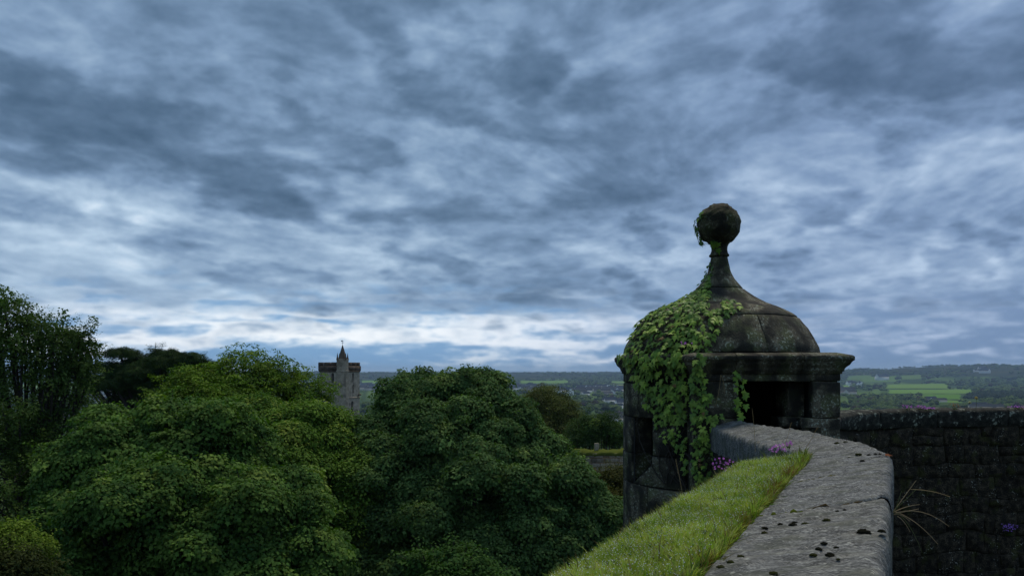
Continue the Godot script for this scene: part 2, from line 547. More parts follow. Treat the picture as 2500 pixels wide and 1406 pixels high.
func build_turret() -> void:
	var r := RandomNumberGenerator.new()
	r.seed = 77
	var t := thing("sentry_turret", "domed stone sentry turret with ball finial and dark doorway at the wall's corner", "turret", Vector3.ZERO)
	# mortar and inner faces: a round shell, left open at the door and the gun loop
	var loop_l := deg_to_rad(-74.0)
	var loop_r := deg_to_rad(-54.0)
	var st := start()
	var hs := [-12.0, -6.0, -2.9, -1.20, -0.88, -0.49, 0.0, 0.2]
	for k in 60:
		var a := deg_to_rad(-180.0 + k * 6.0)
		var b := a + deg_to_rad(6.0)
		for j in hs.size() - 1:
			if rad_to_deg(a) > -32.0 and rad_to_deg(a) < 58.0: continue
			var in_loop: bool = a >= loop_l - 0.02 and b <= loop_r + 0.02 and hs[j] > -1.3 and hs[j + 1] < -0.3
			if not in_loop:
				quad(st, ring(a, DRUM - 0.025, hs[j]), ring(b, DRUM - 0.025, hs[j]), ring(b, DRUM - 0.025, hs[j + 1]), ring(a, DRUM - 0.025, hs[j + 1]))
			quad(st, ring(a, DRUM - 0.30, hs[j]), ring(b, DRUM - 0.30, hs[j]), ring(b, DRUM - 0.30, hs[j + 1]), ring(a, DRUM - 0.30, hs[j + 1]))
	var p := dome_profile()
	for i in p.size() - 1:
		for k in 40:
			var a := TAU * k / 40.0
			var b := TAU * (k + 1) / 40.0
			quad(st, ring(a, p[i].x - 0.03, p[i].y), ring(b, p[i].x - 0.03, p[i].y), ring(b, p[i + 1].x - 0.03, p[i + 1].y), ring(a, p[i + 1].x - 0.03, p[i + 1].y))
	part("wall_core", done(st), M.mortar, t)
	# drum courses
	var courses := [0.0, -0.12, -0.49, -0.88, -1.21, -1.74, -2.3, -2.9, -3.6]
	var cuts := [[-31, -68, -110, -160, -215, -264], [-31, -86, -140, -200, -264], [-38, -54, -74, -100, -150, -210, -264], [-32, -74, -120, -170, -220, -264], [-31, -58, -105, -150, -200, -264], [-31, -82, -130, -190, -264], [-31, -60, -110, -170, -264], [-31, -90, -150, -264]]
	for c in cuts.size():
		for k in cuts[c].size() - 1:
			var u0: float = deg_to_rad(cuts[c][k + 1]) + 0.003
			var u1: float = deg_to_rad(cuts[c][k]) - 0.003
			var v1: float = courses[c] - 0.003
			var v0: float = courses[c + 1] + 0.003
			if c == 2 and k == 1: continue          # the gun loop
			var f: Callable = on_drum
			if c == 3 and k == 0:                   # its sloping lower side
				f = func(u, v, o):
					var w: float = (u - u0) / (u1 - u0)
					return on_drum(lerpf(lerpf(loop_l + 0.02, loop_r, clampf((v - v0) / (v1 - v0) * 1.5, 0.0, 1.0)), u1, w), v, o)
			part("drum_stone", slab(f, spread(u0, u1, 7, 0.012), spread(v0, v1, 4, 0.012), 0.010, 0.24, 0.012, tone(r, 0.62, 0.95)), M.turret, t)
	st = start(Color(0.5, 0.5, 0.5))
	quad(st, ring(loop_l - 0.05, 0.80, -1.25), ring(loop_r + 0.05, 0.80, -1.25), ring(loop_r + 0.05, 0.80, -0.45), ring(loop_l - 0.05, 0.80, -0.45))
	quad(st, ring(loop_l, 1.05, -1.2), ring(loop_r, 1.05, -1.2), ring(loop_r, 0.78, -0.95), ring(loop_l, 0.78, -0.95))
	part("gun_loop", done(st), M.turret, t)
	# dome: eight stones below, four above
	for k in 8:
		var u0 := deg_to_rad(12.0 + 45.0 * k)
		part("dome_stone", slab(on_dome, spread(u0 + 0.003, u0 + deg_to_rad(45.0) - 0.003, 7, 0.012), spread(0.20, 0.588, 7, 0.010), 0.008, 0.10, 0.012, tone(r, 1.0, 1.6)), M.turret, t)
	for k in 4:
		var u0 := deg_to_rad(45.0 + 90.0 * k)
		var f := func(u, v, o): return on_dome(u - (v - 0.6) * -0.5, v, o)
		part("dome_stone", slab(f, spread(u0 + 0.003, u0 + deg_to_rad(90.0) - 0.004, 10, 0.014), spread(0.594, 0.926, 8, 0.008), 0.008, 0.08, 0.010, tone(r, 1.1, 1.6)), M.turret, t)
	# finial: flared base, collar, neck, ball
	var f2 := func(u, v, o): return on_dome(u, v, o)
	part("finial_base", slab(f2, spread(-PI, PI, 22, 0.01), spread(0.931, 1.29, 10, 0.008), 0.006, 0.05, 0.010, Color(0.85, 0.85, 0.8)), M.turret, t)
	var neck := PackedVector2Array([Vector2(0.0, 1.288), Vector2(0.092, 1.288), Vector2(0.106, 1.296), Vector2(0.109, 1.312), Vector2(0.099, 1.324), Vector2(0.094, 1.334), Vector2(0.089, 1.365), Vector2(0.090, 1.40), Vector2(0.101, 1.43), Vector2(0.13, 1.46), Vector2(0.0, 1.47)])
	st = start(Color(0.6, 0.6, 0.55))
	var rows := []
	for q in neck:
		var row := PackedVector3Array()
		for k in 21:
			var pt := ring(TAU * (k % 20) / 20.0, q.x, q.y)
			row.append(pt + Vector3(1, 0.3, 0.6) * rough_noise.get_noise_3dv(pt * 9.0) * 0.008)
		rows.append(row)
	net(st, rows)
	part("finial_neck", done(st), M.turret, t)
	st = start(Color(0.5, 0.5, 0.42))
	rows = []
	for j in 25:
		var row := PackedVector3Array()
		for k in 41:
			var la := PI * (j / 24.0 - 0.5)
			var lo := TAU * (k % 40) / 40.0
			var n := Vector3(cos(la) * sin(lo), sin(la), cos(la) * cos(lo))
			# worn, nearly faceted: flattened on top and towards eight sides
			var k8 := cos(fmod(lo + 0.2, PI / 4.0) - PI / 8.0)
			var rr := 0.236 * lerpf(1.0, 0.965 / k8, cos(la) * 0.6) + rough_noise.get_noise_3dv(n * 2.6) * 0.024 + rough_noise.get_noise_3dv(n * 8.0) * 0.006
			row.append(AXIS + Vector3(-0.005, 1.652, 0) + n * rr)
		rows.append(row)
	net(st, rows)
	part("finial_ball", done(st), M.turret, t)
	# the square porch: jambs, lintel and quoins round the doorway
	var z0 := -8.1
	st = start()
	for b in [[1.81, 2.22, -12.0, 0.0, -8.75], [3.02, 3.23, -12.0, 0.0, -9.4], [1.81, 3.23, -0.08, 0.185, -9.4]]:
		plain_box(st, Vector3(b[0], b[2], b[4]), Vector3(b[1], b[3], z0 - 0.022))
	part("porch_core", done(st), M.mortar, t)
	var ys := [-0.004, -0.096, -0.458, -0.90, -1.42, -2.0, -2.62]
	for i in ys.size() - 1:
		var hi: float = ys[i] - 0.003
		var lo: float = ys[i + 1] + 0.003
		var called := "lintel_stone" if i == 0 else "jamb_stone"
		part(called, stone_box(Vector3(1.78, lo, -8.72), Vector3(2.242, hi, z0), 0.012, 0.010, tone(r, 0.8, 1.1)), M.turret, t)
		part(called if i == 0 else "quoin_stone", stone_box(Vector3(2.975 if i < 2 else 2.87, lo, -8.21), Vector3(3.255, hi, z0 + 0.002), 0.012, 0.010, tone(r, 0.85, 1.2)), M.turret, t)
		part("side_stone", stone_box(Vector3(3.03, lo, -9.42), Vector3(3.253, hi, -8.216), 0.012, 0.010, tone(r, 0.7, 1.0)), M.turret, t)
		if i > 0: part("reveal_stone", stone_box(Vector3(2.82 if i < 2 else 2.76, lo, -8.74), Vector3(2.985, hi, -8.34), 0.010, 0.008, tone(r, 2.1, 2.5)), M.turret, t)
	part("lintel", stone_box(Vector3(2.246, -0.094, -8.72), Vector3(2.972, -0.006, z0 - 0.004), 0.010, 0.008, Color(1.0, 1.0, 0.95)), M.turret, t)
	# cornice: a moulded course round the drum and the porch
	var prof := PackedVector2Array([Vector2(-0.04, -0.02), Vector2(0.016, -0.02), Vector2(0.018, 0.004), Vector2(0.030, 0.008), Vector2(0.032, 0.028), Vector2(0.045, 0.048), Vector2(0.070, 0.070), Vector2(0.084, 0.096), Vector2(0.090, 0.112), Vector2(0.101, 0.116), Vector2(0.103, 0.150), Vector2(0.092, 0.164), Vector2(0.0, 0.188), Vector2(-0.12, 0.196), Vector2(-0.12, -0.02)])
	var arcs := [[-33.0, -66.0], [-66.4, -110.0], [-110.4, -160.0], [-160.4, -215.0], [-215.4, -258.0]]
	for arc in arcs:
		var path := PackedVector2Array()
		var outs := PackedVector2Array()
		for i in 9:
			var a := deg_to_rad(lerpf(arc[0], arc[1], i / 8.0))
			outs.append(Vector2(sin(a), cos(a)))
			path.append(Vector2(AXIS.x, AXIS.z) + outs[i] * DRUM)
		part("cornice_stone", sweep(path, outs, prof, tone(r, 0.75, 1.0)), M.turret, t)
	for run in [[Vector2(1.78, -8.4), Vector2(-1, 0), Vector2(1.78, -8.1), Vector2(-1, 1)], [Vector2(1.782, -8.1), Vector2(-1, 1), Vector2(2.20, -8.1), Vector2(0, 1)], [Vector2(2.205, -8.1), Vector2(0, 1), Vector2(2.86, -8.1), Vector2(0, 1)], [Vector2(2.865, -8.1), Vector2(0, 1), Vector2(3.248, -8.1), Vector2(1, 1)], [Vector2(3.25, -8.103), Vector2(1, 1), Vector2(3.25, -9.5), Vector2(1, 0)]]:
		var path := PackedVector2Array()
		var outs := PackedVector2Array()
		for i in 13:
			path.append((run[0] as Vector2).lerp(run[2], i / 12.0))
			outs.append((run[3] as Vector2) if i == 12 else (run[1] as Vector2) if i == 0 else ((run[1] as Vector2) if absf(run[1].x) + absf(run[1].y) == 1.0 else (run[3] as Vector2) if absf(run[3].x) + absf(run[3].y) == 1.0 else Vector2(0, 1)))
		part("cornice_stone", sweep(path, outs, prof, tone(r, 0.75, 1.0)), M.turret, t)
	# roof ledge over the porch, floor inside
	part("porch_roof", stone_box(Vector3(1.80, 0.13, -9.5), Vector3(3.24, 0.192, -8.12), 0.01, 0.01, Color(0.8, 0.8, 0.8)), M.turret, t)
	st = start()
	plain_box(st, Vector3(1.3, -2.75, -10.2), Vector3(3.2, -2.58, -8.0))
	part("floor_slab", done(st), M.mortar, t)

# stations of the near wall's coping: inner edge, then outer edge
func coping_line() -> Array:
	return [[Vector3(-0.90, -0.50, 1.86), Vector3(-1.32, -0.56, 1.70)], [Vector3(-0.23, -0.50, 0.43), Vector3(-0.65, -0.56, 0.27)], [Vector3(0.21, -0.50, -0.49), Vector3(-0.22, -0.56, -0.66)], [Vector3(0.92, -0.50, -2.0), Vector3(0.48, -0.56, -2.17)], [Vector3(1.56, -0.50, -3.36), Vector3(0.95, -0.56, -3.19)], [Vector3(1.96, -0.50, -4.21), Vector3(1.47, -0.56, -4.32)], [Vector3(2.27, -0.50, -4.88), Vector3(1.93, -0.56, -5.32)], [Vector3(2.42, -0.50, -5.40), Vector3(2.0, -0.57, -5.85)], [Vector3(2.50, -0.50, -5.98), Vector3(2.01, -0.575, -6.35)], [Vector3(2.50, -0.495, -6.8), Vector3(1.99, -0.57, -7.0)], [Vector3(2.40, -0.49, -7.5), Vector3(1.97, -0.56, -7.55)], [Vector3(2.24, -0.483, -8.08), Vector3(1.95, -0.55, -8.08)]]

func coping_point(s: float, w: float) -> Vector3:
	# s runs along the stations, w from the outer edge (0) to the inner (1)
	var line := coping_line()
	var i := clampi(int(floor(s)), 0, line.size() - 2)
	var t := s - i
	var a: Array = line[maxi(i - 1, 0)]
	var b: Array = line[i]
	var c: Array = line[i + 1]
	var d: Array = line[mini(i + 2, line.size() - 1)]
	var inner: Vector3 = b[0].cubic_interpolate(c[0], a[0], d[0], t)
	var outer: Vector3 = b[1].cubic_interpolate(c[1], a[1], d[1], t)
	return outer.lerp(inner, w)

func coping_relief(p: Vector3) -> float:
	# the weathered top: slow swells, bedding ledges, grain and pits
	var y := rough_noise.get_noise_3d(p.x * 1.3, 0.0, p.z * 1.8) * 0.012 + rough_noise.get_noise_3d(p.x * 3.0, 5.0, p.z * 16.0) * 0.006
	y += rough_noise.get_noise_3d(p.x * 5.0 + p.z * 2.0, 2.0, p.z * 20.0) * 0.005
	y += smoothstep(-0.03, 0.03, rough_noise.get_noise_3d(p.x * 2.2 + p.z, 7.0, p.z * 7.5)) * 0.005
	return y - smoothstep(0.30, 0.42, rough_noise.get_noise_3d(p.x * 15.0, 4.0, p.z * 22.0)) * 0.006

func coping_stone(s0: float, s1: float, tint: Color, n: int, skew := 0.0) -> ArrayMesh:
	var st := start(tint)
	var rows := []
	# across: outer side, top, rounded inner arris, inner side
	var across := [[0.02, -0.23], [0.0, -0.20], [0.0, -0.05], [0.008, -0.015], [0.04, 0.0]]
	for k in 37: across.append([0.08 + 0.84 * k / 36.0, 0.0])
	across.append_array([[0.945, -0.004], [0.968, -0.014], [0.985, -0.032], [0.996, -0.058], [1.0, -0.09], [1.0, -0.20], [0.97, -0.23]])
	for i in n + 3:
		var t := clampf((i - 1.0) / n, 0.0, 1.0)
		var rim := -0.012 if i == 0 or i == n + 2 else 0.0
		var row := PackedVector3Array()
		for q in across:
			var s: float = lerpf(s0, s1, t) + skew * (q[0] - 0.5) * (1.0 - t)
			if i == 0: s -= 0.002
			var p := coping_point(s, q[0])
			var n1 := rough_noise.get_noise_3d(p.x * 1.3, 0.0, p.z * 1.8)
			var n2 := rough_noise.get_noise_3d(p.x * 3.0, 5.0, p.z * 16.0)
			var chip := maxf(0.0, rough_noise.get_noise_3d(p.x * 7.0, 9.0, p.z * 7.0) - 0.15) * 0.05 * (smoothstep(0.8, 0.97, q[0]) + smoothstep(0.15, 0.0, q[0]))
			row.append(p + Vector3(0, q[1] + rim + coping_relief(p) - chip, 0) + Vector3(n2, 0, n1) * (0.010 if q[1] < -0.01 else 0.0))
		rows.append(row)
	net(st, rows)
	for k in [0, rows.size() - 1]:
		var row: PackedVector3Array = rows[k]
		for i in range(1, row.size() - 1): tri(st, row[0], row[i], row[i + 1])
	return done(st)

func build_near_wall() -> void:
	var r := RandomNumberGenerator.new()
	r.seed = 31
	var wall := thing("parapet_wall", "near stone parapet wall with broad grey coping bending to the turret door", "wall")
	for c in [[0.0, 1.6, 30, 0.0], [1.605, 3.93, 130, 0.0], [3.94, 6.35, 150, 0.12], [6.355, 8.6, 80, 0.0], [8.605, 11.0, 60, 0.0]]:
		part("coping_stone", coping_stone(c[0], c[1], tone(r, 0.92, 1.06), c[2], c[3]), M.coping, wall)
	var st := start()
	var inside := []
	for k in 45:
		var s := 11.0 * k / 44.0
		var a := coping_point(s, 0.07) + Vector3(0, -0.03, 0)
		var b := coping_point(s, 0.93) + Vector3(0, -0.05, 0)
		inside.append(PackedVector3Array([Vector3(a.x, -13.0, a.z), a, b, Vector3(b.x, -2.9, b.z)]))
	net(st, inside)
	part("wall_core", done(st), M.mortar, wall)
	# rubble of the outer face where it shows beyond the turf, and of the inner face
	for side in [0, 1]:
		for row in (4 if side == 0 else 8):
			var s: float = 7.2 if side == 0 else 2.0
			while s < (10.6 if side == 0 else 10.4):
				var len_s := r.randf_range(0.30, 0.62) * (0.8 if side == 0 else 1.2)
				var y1 := -0.24 - row * 0.2
				var s0 := s
				var f := func(u, v, o):
					var q := coping_point(u, 0.05 if side == 0 else 0.95)
					var n := (coping_point(u, 0.0) - coping_point(u, 1.0)) * Vector3(1, 0, 1)
					n = n.normalized() * (1.0 if side == 0 else -1.0)
					return q + n * o + Vector3(0, v, 0)
				part("rubble_stone", slab(f, spread(s0 + 0.012, s0 + len_s - 0.012, 2, 0.03), spread(y1 - 0.19 + r.randf() * 0.03, y1 - r.randf() * 0.02, 1, 0.025), 0.018, 0.10, 0.03, tone(r, 0.6, 1.3)), M.rubble, wall)
				s += len_s

func far_line() -> PackedVector2Array:
	return PackedVector2Array([Vector2(2.99, -8.0), Vector2(3.27, -8.36), Vector2(3.66, -9.06), Vector2(4.2, -9.66), Vector2(4.8, -9.97), Vector2(5.6, -10.18), Vector2(6.44, -10.3), Vector2(7.6, -10.36), Vector2(9.4, -10.3)])

func far_point(s: float, out: float, y: float) -> Vector3:
	# s in stations of the line; out towards the bastion's inside
	var l := far_line()
	var i := clampi(int(floor(s)), 0, l.size() - 2)
	var t := s - i
	var p := l[i].cubic_interpolate(l[i + 1], l[maxi(i - 1, 0)], l[mini(i + 2, l.size() - 1)], t)
	var q := l[i].cubic_interpolate(l[i + 1], l[maxi(i - 1, 0)], l[mini(i + 2, l.size() - 1)], t + 0.02)
	var d := (q - p).normalized()
	var n := Vector2(-d.y, d.x)
	if n.y < 0: n = -n
	return Vector3(p.x + n.x * out, y, p.y + n.y * out)

func build_far_wall() -> void:
	var r := RandomNumberGenerator.new()
	r.seed = 93
	var wall := thing("bastion_wall", "dark rubble wall with lichen crusted coping running right from the turret", "wall")
	var cuts := [0.55, 1.7, 3.3, 4.55, 5.75, 6.9, 8.0]
	for k in cuts.size() - 1:
		var st := start(tone(r, 0.85, 1.15))
		var rows := []
		var across := [[-0.42, -0.22], [-0.44, -0.02], [-0.40, 0.0], [-0.25, 0.012], [-0.10, 0.010], [-0.02, 0.004], [0.022, -0.012], [0.035, -0.03], [0.035, -0.09], [0.03, -0.15], [0.025, -0.205], [0.0, -0.222], [-0.1, -0.225]]
		for i in 27:
			var s := lerpf(cuts[k] + 0.004, cuts[k + 1] - 0.004, clampf((i - 1.0) / 24.0, 0.0, 1.0))
			var rim := 0.014 if i == 0 or i == 26 else 0.0
			var row := PackedVector3Array()
			for q in across:
				var top := -0.49 + 0.02 * smoothstep(0.0, 3.0, s)
				var p := far_point(s, q[0] - rim, top + q[1] * (0.55 + 0.45 * smoothstep(1.0, 3.2, s) if q[1] < -0.05 else 1.0))
				var n := rough_noise.get_noise_3dv(p * 2.5)
				row.append(p + Vector3(0, n * 0.016, n * 0.018))
			rows.append(row)
		net(st, rows)
		for e in [0, rows.size() - 1]:
			var row: PackedVector3Array = rows[e]
			for i in range(1, row.size() - 1): tri(st, row[0], row[i], row[i + 1])
		part("coping_stone", done(st), M.crusted, wall)
	var st2 := start(Color(0.8, 0.8, 0.75))
	var sheet := []
	for k in 33:
		var s := 8.0 * k / 32.0
		sheet.append(PackedVector3Array([far_point(s, -0.40, -13.0), far_point(s, -0.40, -0.55), far_point(s, -0.012, -0.55), far_point(s, -0.012, -3.0)]))
	net(st2, sheet)
	part("wall_core", done(st2), M.rubble, wall)
	# rubble brought to rough courses: wavy beds, leaning joints, faces barely proud of the mortar
	var beds := [-0.69]
	while beds[beds.size() - 1] > -2.75: beds.append(beds[beds.size() - 1] - r.randf_range(0.13, 0.30))
	var bed := func(j, s): return beds[j] + rough_noise.get_noise_2d(s * 0.6, j * 3.7) * 0.10
	for j in beds.size() - 1:
		var s := 0.2 + r.randf() * 0.2
		while s < 7.6:
			var wide := r.randf_range(0.16, 0.62) * (1.2 if s > 6.0 else 1.0)
			var halves := 2 if r.randf() < 0.22 and beds[j] - beds[j + 1] > 0.16 else 1
			for half in halves:
				var hi := float(half) / halves
				var lo := float(half + 1) / halves
				var skew0 := r.randf_range(-0.025, 0.025)
				var skew1 := r.randf_range(-0.025, 0.025)
				var st := start(tone(r, 0.65, 1.4) if r.randf() < 0.8 else tone(r, 1.4, 2.2))
				var proud := r.randf_range(-0.006, 0.018)
				var corners := []
				for c in [[0, 0], [0.35, 0], [0.68, 0], [1, 0], [1, 0.5], [1, 1], [0.68, 1], [0.35, 1], [0, 1], [0, 0.5]]:
					var su: float = s + wide * c[0] + (skew0 if c[0] == 0 else skew1 if c[0] == 1 else 0.0) * (c[1] - 0.5) * 2.0
					var f: float = lerpf(hi, lo, c[1])
					corners.append(Vector2(su, lerpf(bed.call(j, su), bed.call(j + 1, su), f) + r.randf_range(-0.006, 0.006)))
				var mid := Vector2.ZERO
				for c in corners: mid += c / 10.0
				var back := PackedVector3Array()
				var rim := PackedVector3Array()
				var face := PackedVector3Array()
				for k in 11:
					var c: Vector2 = corners[k % 10]
					var pull: float = 0.95 if k % 10 in [0, 3, 5, 8] else 0.98
					var c1: Vector2 = mid + (c - mid) * pull
					var c2: Vector2 = mid + (c - mid) * (pull - 0.10)
					back.append(far_point(c1.x, -0.06, c1.y))
					rim.append(far_point(c1.x, -0.004, c1.y))
					face.append(far_point(c2.x, proud + rough_noise.get_noise_2d(c2.x * 9.0, c2.y * 9.0) * 0.02, c2.y))
				net(st, [back, rim, face])
				var m3 := far_point(mid.x, proud + r.randf_range(0.0, 0.012), mid.y)
				for k in 10: tri(st, m3, face[k], face[k + 1])
				part("rubble_stone", done(st), M.rubble, wall)
			s += wide
	# floor of the bastion
	var plan := PackedVector2Array([Vector2(-0.9, 4.0), Vector2(-0.9, 1.86), Vector2(0.92, -2.0), Vector2(2.2, -4.9), Vector2(2.2, -8.3), Vector2(3.1, -8.3), Vector2(4.7, -10.0), Vector2(6.4, -10.4), Vector2(9.4, -10.4), Vector2(9.4, 4.0)])
	var fl := start(Color(0.03, 0.04, 0.015))
	var tris := Geometry2D.triangulate_polygon(plan)
	for k in range(0, tris.size(), 3): tri(fl, Vector3(plan[tris[k]].x, -2.6, plan[tris[k]].y), Vector3(plan[tris[k + 1]].x, -2.6, plan[tris[k + 1]].y), Vector3(plan[tris[k + 2]].x, -2.6, plan[tris[k + 2]].y))
	structure("bastion_floor", done(fl), M.land)

# ---------- turf, ivy, moss and flowers on the walls ----------
func turf_point(t: float, w: float) -> Vector3:
	# t metres along the coping's outer edge, w metres outwards from it
	var p := Vector3(0.48 + 0.42 * t, 0.0, -2.17 - 0.908 * t)
	var out := Vector3(-0.907, 0.0, -0.42)
	var far := smoothstep(3.2, 4.1, t)
	var y := -0.575 - 0.06 * smoothstep(0.05, 0.5, w) - far * 0.12 * smoothstep(0.0, 0.3, w) - 0.5 * pow(maxf(0.0, w - 0.39 + far * 0.12), 1.4) * 3.0
	y += rough_noise.get_noise_2d(t * 1.8, w * 3.0) * 0.025 - 0.30 * smoothstep(3.9, 5.0, t)
	return p + out * w + Vector3(0, y, 0)

func blade(st: SurfaceTool, at: Vector3, dir: Vector3, lean: Vector3, len: float, wid: float) -> void:
	var side := dir.cross(lean).normalized() * wid
	var m := at + dir * len * 0.55 + lean * len * 0.12
	var e := at + dir * len * 0.92 + lean * len * 0.5
	quad(st, at - side, at + side, m + side * 0.8, m - side * 0.8)
	tri(st, m - side * 0.8, m + side * 0.8, e)

func tuft_mesh(r: RandomNumberGenerator, blades: int, len: float, wid: float, open: float) -> ArrayMesh:
	var st := start()
	for k in blades:
		var a := r.randf() * TAU
		var o := Vector3(cos(a), 0, sin(a))
		var k2 := r.randf_range(0.55, 1.1)
		st.set_color(Color(r.randf_range(0.8, 1.2), r.randf_range(0.85, 1.1), r.randf_range(0.7, 1.1)))
		blade(st, o * r.randf() * len * 0.35, (Vector3.UP + o * open * r.randf()).normalized(), o.rotated(Vector3.UP, r.randf_range(-1, 1)), len * k2, wid)
	return done(st)

func build_turf() -> void:
	var r := RandomNumberGenerator.new()
	r.seed = 15
	var t := thing("turf_bank", "bright green dewy grass bank along the outer edge of the coping", "grass")
	t.set_meta("kind", "stuff")
	var st := start(Color(0.035, 0.045, 0.012))
	var rows := []
	for i in 71:
		var row := PackedVector3Array()
		for j in 19:
			row.append(turf_point(-2.4 + 8.6 * i / 70.0, -0.005 + 1.25 * j / 18.0))
		rows.append(row)
	net(st, rows)
	part("soil", done(st), M.land, t)
	var meshes := []
	for k in 4: meshes.append(tuft_mesh(r, 7, 0.043, 0.0013, 0.6))
	var where := [[], [], [], []]
	var tints := [[], [], [], []]
	var dews := []
	for i in 17000:
		var q := pow(r.randf(), 0.8)
		var tt := lerpf(-0.6, 4.35, r.randf())
		var w := 0.014 + 0.535 * q
		if tt > 3.5 and w > 0.60 - (tt - 3.5) * 0.35: continue
		if tt > 3.45 and w < (tt - 3.45) * 0.12 + 0.01: continue
		var p := turf_point(tt, w)
		var k := i % 4
		var edge := smoothstep(0.10, 0.0, w)
		var s := r.randf_range(0.65, 1.25) * (1.0 + 0.25 * edge)
		var lean := Vector3(r.randf_range(-0.3, 0.3), 1, r.randf_range(-0.3, 0.3)) + Vector3(0.5, -0.1, 0.25) * edge * r.randf()
		where[k].append(Transform3D(basis_up(lean.normalized(), r.randf() * TAU, s), p))
		var patch := rough_noise.get_noise_2d(p.x * 2.6, p.z * 2.6)
		var c := Color(0.23, 0.31, 0.045).lerp(Color(0.60, 0.63, 0.16), clampf(0.5 + patch * 0.9 + r.randf_range(-0.6, 0.6), 0.0, 1.0))
		var brown := edge * clampf(0.3 + rough_noise.get_noise_1d(tt * 3.5) * 1.6, 0.0, 1.0)
		if r.randf() < brown * 0.8: c = Color(0.26, 0.15, 0.05)
		elif r.randf() < 0.05: c = Color(0.33, 0.30, 0.12)
		tints[k].append(c)
		if r.randf() < 0.6 and w > 0.03:
			dews.append(Transform3D(Basis().scaled(Vector3.ONE * r.randf_range(0.5, 1.25)), p + Vector3(r.randf_range(-0.012, 0.012), 0.045 * s * r.randf_range(0.7, 1.0), r.randf_range(-0.012, 0.012))))
	for k in 4: swarm("grass_blades", meshes[k], M.grass, where[k], tints[k], t)
	var drop := SphereMesh.new()
	drop.radius = 0.00125
	drop.height = 0.0025
	drop.radial_segments = 6
	drop.rings = 3
	swarm("dew_drops", drop, M.dew, dews, [Color.WHITE], t)
	# broad leaved weeds and stray longer blades
	var rose := start()
	for k in 9:
		var a := k * 2.4
		rose.set_color(Color(0.8 + 0.05 * k, 0.9, 0.8))
		blade(rose, Vector3.ZERO, Vector3(cos(a), 0.7 + 0.1 * (k % 3), sin(a)).normalized(), Vector3(cos(a), -0.5, sin(a)).normalized(), 0.05, 0.007)
	var rosettes := []
	for i in 130:
		var w := r.randf_range(0.04, 0.5)
		rosettes.append(Transform3D(basis_up(Vector3.UP, r.randf() * TAU, r.randf_range(0.5, 1.1)), turf_point(r.randf_range(-0.3, 3.4), w) + Vector3(0, 0.012, 0)))
	swarm("broad_weeds", done(rose), M.grass, rosettes, [Color(0.05, 0.11, 0.02), Color(0.08, 0.14, 0.025), Color(0.06, 0.09, 0.02)], t)
	var stray := []
	var stray_tints := []
	for i in 700:
		var w := r.randf_range(0.0, 0.5) if i % 3 else r.randf_range(0.0, 0.04)
		var p := turf_point(r.randf_range(-0.4, 3.4), w)
		stray.append(Transform3D(basis_up(Vector3(r.randf_range(-0.6, 0.6) + (0.4 if w < 0.03 else 0.0), 1, r.randf_range(-0.6, 0.6)).normalized(), r.randf() * TAU, r.randf_range(1.1, 1.7)), p))
		stray_tints.append([Color(0.22, 0.28, 0.04), Color(0.30, 0.24, 0.10), Color(0.13, 0.19, 0.03), Color(0.24, 0.15, 0.06)][r.randi() % 4])
	swarm("stray_blades", tuft_mesh(r, 3, 0.05, 0.0012, 0.9), M.grass, stray, stray_tints, t)
	# longer dark weeds at the far end and along the foot of the turret
	var weeds := []
	var weed_tints := []
	for i in 900:
		var tt := r.randf_range(3.3, 6.0)
		var w := r.randf_range(0.0, 0.9)
		var p := turf_point(tt, w)
		if p.x > 1.93 and tt > 3.6: continue
		weeds.append(Transform3D(basis_up(Vector3(r.randf_range(-0.5, 0.5), 1, r.randf_range(-0.5, 0.5)).normalized(), r.randf() * TAU, r.randf_range(1.0, 2.6)), p))
		weed_tints.append(Color(0.05, 0.075, 0.018).lerp(Color(0.13, 0.15, 0.04), r.randf()))
	swarm("weeds", meshes[0], M.grass, weeds, weed_tints, t)

